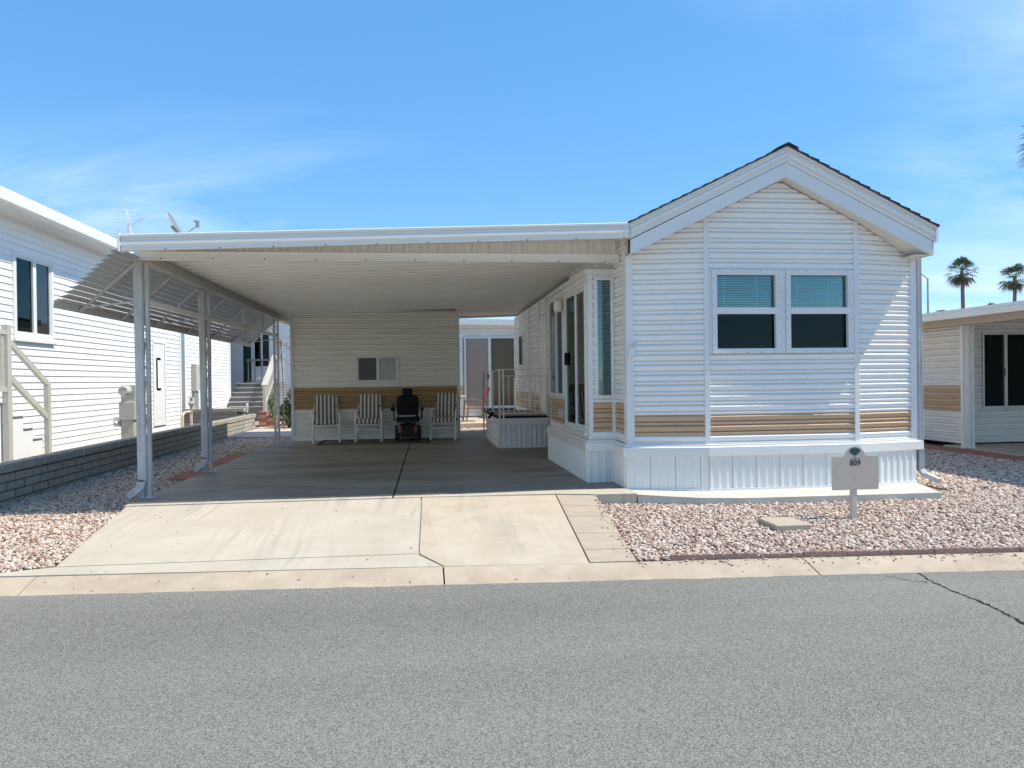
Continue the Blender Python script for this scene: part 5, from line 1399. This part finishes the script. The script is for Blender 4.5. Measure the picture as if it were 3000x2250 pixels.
RB.part('handle', MB().box(3.0, 3.03, 23.90, 23.94, 1.36, 1.56), black, parent=rd)
RB.part('door_step', MB().box(2.0, 3.3, 23.3, 23.92, 0.12, 0.30), tan_light)
RB.part('door_mat', MB().box(2.0, 3.3, 23.28, 23.92, 0.301, 0.42), dark_room)
RC = Thing('red_patio_chair', 'red sling patio chair with dark tube frame on the rear patio', 'chair', (1.6, 22, 0.11))
for s in (-0.24, 0.24):
    RC.part('side_frame', MB().tube([(1.22, 22 + s, 0.115), (1.26, 22 + s, 0.60), (1.32, 22 + s, 0.74), (1.45, 22 + s, 0.77), (1.70, 22 + s, 0.72), (1.86, 22 + s, 0.66)], 0.014, 6), brown_tube)
    RC.part('back_leg', MB().tube([(2.0, 22 + s, 1.08), (1.86, 22 + s, 0.66), (1.80, 22 + s, 0.50), (1.84, 22 + s, 0.115)], 0.014, 6), brown_tube)
    RC.part('leg', MB().tube([(1.38, 22 + s, 0.52), (1.32, 22 + s, 0.115)], 0.012, 6), brown_tube)
RC.part('seat', MB().box(1.34, 1.84, 21.78, 22.22, 0.515, 0.53), red_mesh)
RC.part('back', MB().prism([(1.82, 21.77, 0.68), (1.845, 21.77, 0.67), (2.02, 21.77, 1.09), (1.92, 21.77, 1.11)], (0, 0.46, 0)), red_mesh)
BT = Thing('bistro_table', 'small round metal bistro table at the shed corner', 'table', (0.95, 22, 0.11))
BT.part('table_top', MB().tube([(0.95, 22, 0.84), (0.95, 22, 0.865)], 0.36, 24), M('table_grey', (0.5, 0.48, 0.44), 0.5))
for k in range(3):
    a = k * 2.1 + 0.4
    BT.part('leg', MB().tube([(0.95 + 0.25 * math.cos(a), 22 + 0.25 * math.sin(a), 0.84), (0.95 + 0.08 * math.cos(a), 22 + 0.08 * math.sin(a), 0.5), (0.95 + 0.30 * math.cos(a), 22 + 0.30 * math.sin(a), 0.115)], 0.012, 6), brown_tube)
BT.part('small_pot', MB().tube([(1.0, 21.85, 0.865), (1.0, 21.85, 0.94)], 0.05, 10), black)

# ------------------------------------------------------------------ right neighbour
RN = Thing('right_neighbor_home', 'white home with tan stripe and its own carport roof at right', 'house', (11, 14, -0.1))
RN.part('eave_gutter', MB().sweep([(0.0, 0.0), (-0.06, 0.01), (-0.075, 0.10), (-0.06, 0.12), (-0.06, 0.16), (0.0, 0.16)], (9.20, 6.5, 2.275), (9.20, 19, 2.275), (1, 0, 0), (0, 0, 1)), cream)
RN.part('roof', MB().prism([(9.20, 6.5, 2.31), (18, 6.5, 2.70), (18, 6.5, 2.76), (9.20, 6.5, 2.42)], (0, 12.5, 0)), white)  # roof stretched out of view to keep the front wall shaded
RN.part('eave_beam', MB().box(9.62, 9.76, 6.6, 18, 2.20, 2.325), M('beam_tan', (0.50, 0.42, 0.34), 0.6))
RN.part('wall', MB().box(10.38, 18, 13.42, 20, -0.05, 2.40), dark_room)
RN.part('added_shade_block', MB().box(15.0, 18, 7.5, 13.4, -0.05, 2.5), cream)  # unseen block added to stop sun entering under the roof
siding(RN, (10.3, 18.5), (10.3, 13.05), -0.02, 2.36, (-1, 0), white_sid, (0.59, 1.09), tan_light, pitch=0.1235)
RN.part('corner_trim', MB().box(10.27, 10.36, 12.98, 13.08, -0.05, 2.36), white_trim)
siding(RN, (10.36, 13.30), (14.5, 13.30), -0.02, 2.40, (0, -1), white_sid, openings=[(0.50, 0.98, 0.68, 2.09), (1.0, 2.4, 0.68, 2.09)], pitch=0.1235)
mb = frame_rect(MB(), (10.83, 13.30), (1, 0), (0, -1), 0.49, 1.45, 0.03, 0.05, 0.66); frame_rect(mb, (11.32, 13.30), (1, 0), (0, -1), 1.5, 1.45, 0.03, 0.05, 0.66)
rnw = RN.part('window', mb, alu)
RN.part('pane', MB().box(10.86, 11.29, 13.285, 13.29, 0.69, 2.08), g_dark, parent=rnw)
RN.part('pane', MB().box(11.35, 12.79, 13.285, 13.29, 0.69, 2.08), g_dark, parent=rnw)
RN.part('latch', MB().box(11.285, 11.30, 13.24, 13.25, 1.28, 1.42), black, parent=rnw)
post(RN, 10.06, 12.60, 2.34, spout=False, mat=white, z0=-0.05)
RN.part('post', MB().box(9.90, 9.96, 12.62, 12.67, -0.05, 2.34), white)
RN.part('floor_slab', slab_poly(MB(), [(9.96, 6.5, -0.045), (15, 6.5, -0.045), (15, 13.3, -0.045), (10.02, 13.3, -0.045)], 0.12), concrete)
BS = Thing('brick_border', 'dark red brick border along the right neighbour slab', 'bricks', (9.8, 12, -0.08))
y = 8.0
while y < 17:
    BS.part('brick', MB().cbox(9.62, 9.945, y, y + 0.20, -0.14, -0.062 + random.uniform(-.004, .004), 0.006), brick_red); y += 0.208

# ------------------------------------------------------------------ palms and street lamp beyond
def palm(name, label, x, y, zt, R, trunk_r, seed, nf=34, base=0.0, grp='fan palms beyond the homes'):
    r = random.Random(seed); t = Thing(name, label, 'palm tree', (x, y, base), group=grp)
    pts = []; 
    for i in range(9):
        q = i / 8; pts.append((x + 0.35 * R * 0.25 * math.sin(q * 2.2 + seed), y, base + (zt - base) * q))
    cx_, cy_, cz_ = pts[-1]
    t.part('trunk', MB().tube(pts, [trunk_r * (1.25 - 0.4 * i / 8) for i in range(9)], 10), trunk_m, smooth=True)
    for grp_, cnt, mat in (('crown', nf, frond_m), ('dead_skirt', 6, dead_m)):
        mb = MB()
        for k in range(cnt):
            az = k * 2.39996 + r.uniform(-0.3, 0.3)
            el = (math.pi / 2 - 0.15 - (k / cnt) * 2.35 + r.uniform(-0.15, 0.15)) if grp_ == 'crown' else r.uniform(-1.5, -1.0)
            d = Vector((math.cos(az) * math.cos(el), math.sin(az) * math.cos(el), math.sin(el)))
            stem = R * r.uniform(0.36, 0.52) * (0.7 if grp_ != 'crown' else 1); L_ = R * r.uniform(0.55, 0.75)
            p0 = Vector((cx_, cy_, cz_)); p1 = p0 + d * stem + Vector((0, 0, -0.06 * R * math.cos(el)))
            side = d.cross(Vector((0, 0, 1)))
            side = side.normalized() if side.length > 0.05 else Vector((1, 0, 0)); up = side.cross(d).normalized()
            w = 0.014 * R
            mb.add([p0 - side * w, p0 + side * w, p1 + side * w, p1 - side * w], [(0, 1, 2, 3)])
            nl = 11
            for j in range(nl):
                a = (j / (nl - 1) - 0.5) * 2.1 + r.uniform(-0.05, 0.05)
                ld = (d * math.cos(a) + side * math.sin(a) + up * 0.12 * math.cos(a * 2)).normalized(); ll = L_ * (0.75 + 0.3 * math.cos(a))
                q1 = p1 + ld * ll * 0.55; q2 = p1 + ld * ll * 0.95 + Vector((0, 0, -0.28 * ll * r.uniform(0.6, 1.3)))
                pw_ = side * math.cos(a) - d * math.sin(a); ww = ll * 0.05
                mb.add([p1, q1 + pw_ * ww, q2, q1 - pw_ * ww], [(0, 1, 2, 3)])
        t.part(grp_, mb, mat, fix=False)
    return t
palm('palm_tree', 'tall fan palm on a slim trunk, left of the two distant palms', 47.1, 60, 10.35, 1.42, 0.17, 1)
palm('palm_tree', 'distant fan palm at the right edge above the neighbour roof', 52.2, 60, 9.8, 1.42, 0.16, 4)
palm('palm_tree', 'nearer palm fronds cut off by the right edge, high up', 23.75, 25, 9.7, 1.75, 0.18, 6, nf=44)
palm('palm_tree', 'top of a far palm just clearing the right neighbour roof, nearer the two palms', 79.2, 95, 9.9, 1.5, 0.2, 3)
palm('palm_tree', 'tiny palm tops peeking over the right roof beside the lamp', 71.6, 95, 9.0, 1.5, 0.2, 8)
SL = Thing('street_lamp', 'slender grey street lamp with short arm beyond the roofs', 'street lamp', (43.6, 60, 0))
SL.part('pole', MB().tube([(43.85, 60, 0), (43.85, 60, 9.7)], [0.11, 0.07], 8), grey_steel)
SL.part('arm', MB().tube([(43.85, 60, 9.6), (43.5, 60, 9.9), (42.9, 60, 10.3)], 0.05, 6), grey_steel)
SL.part('lamp_head', MB().box(42.4, 42.95, 59.9, 60.1, 10.25, 10.37), grey_steel)

# dry leaf bits and grit blown over the drive and kerb
mb = MB(); rl = random.Random(21)
for _ in range(70):
    if rl.random() < 0.55: x, y = rl.uniform(-2.9, 1.3), rl.uniform(6.0, 8.4); z = dz_(y) + 0.004
    else:
        x = rl.uniform(-3, 5); q = rl.uniform(0.03, 0.29); y = road_edge(x) + q; z = Z_ROAD + np.interp(q, [k[0] for k in kprof], [k[1] for k in kprof]) + 0.004
    a = rl.uniform(0, 6.28); l_ = rl.uniform(0.006, 0.018); w_ = l_ * rl.uniform(0.25, 0.5); u = Vector((math.cos(a), math.sin(a), 0)) * l_; v = Vector((-math.sin(a), math.cos(a), 0)) * w_
    c = Vector((x, y, float(z))); mb.add([c - u, c + v + Vector((0, 0, 0.004)), c + u, c - v], [(0, 1, 2, 3)])
lf = single('leaf_litter', mb, M('dry_leaf', (0.10, 0.065, 0.035), 0.9, island=0.5), 'scattered dry leaf bits on the driveway and kerb', 'leaves', kind='stuff', fix=False)
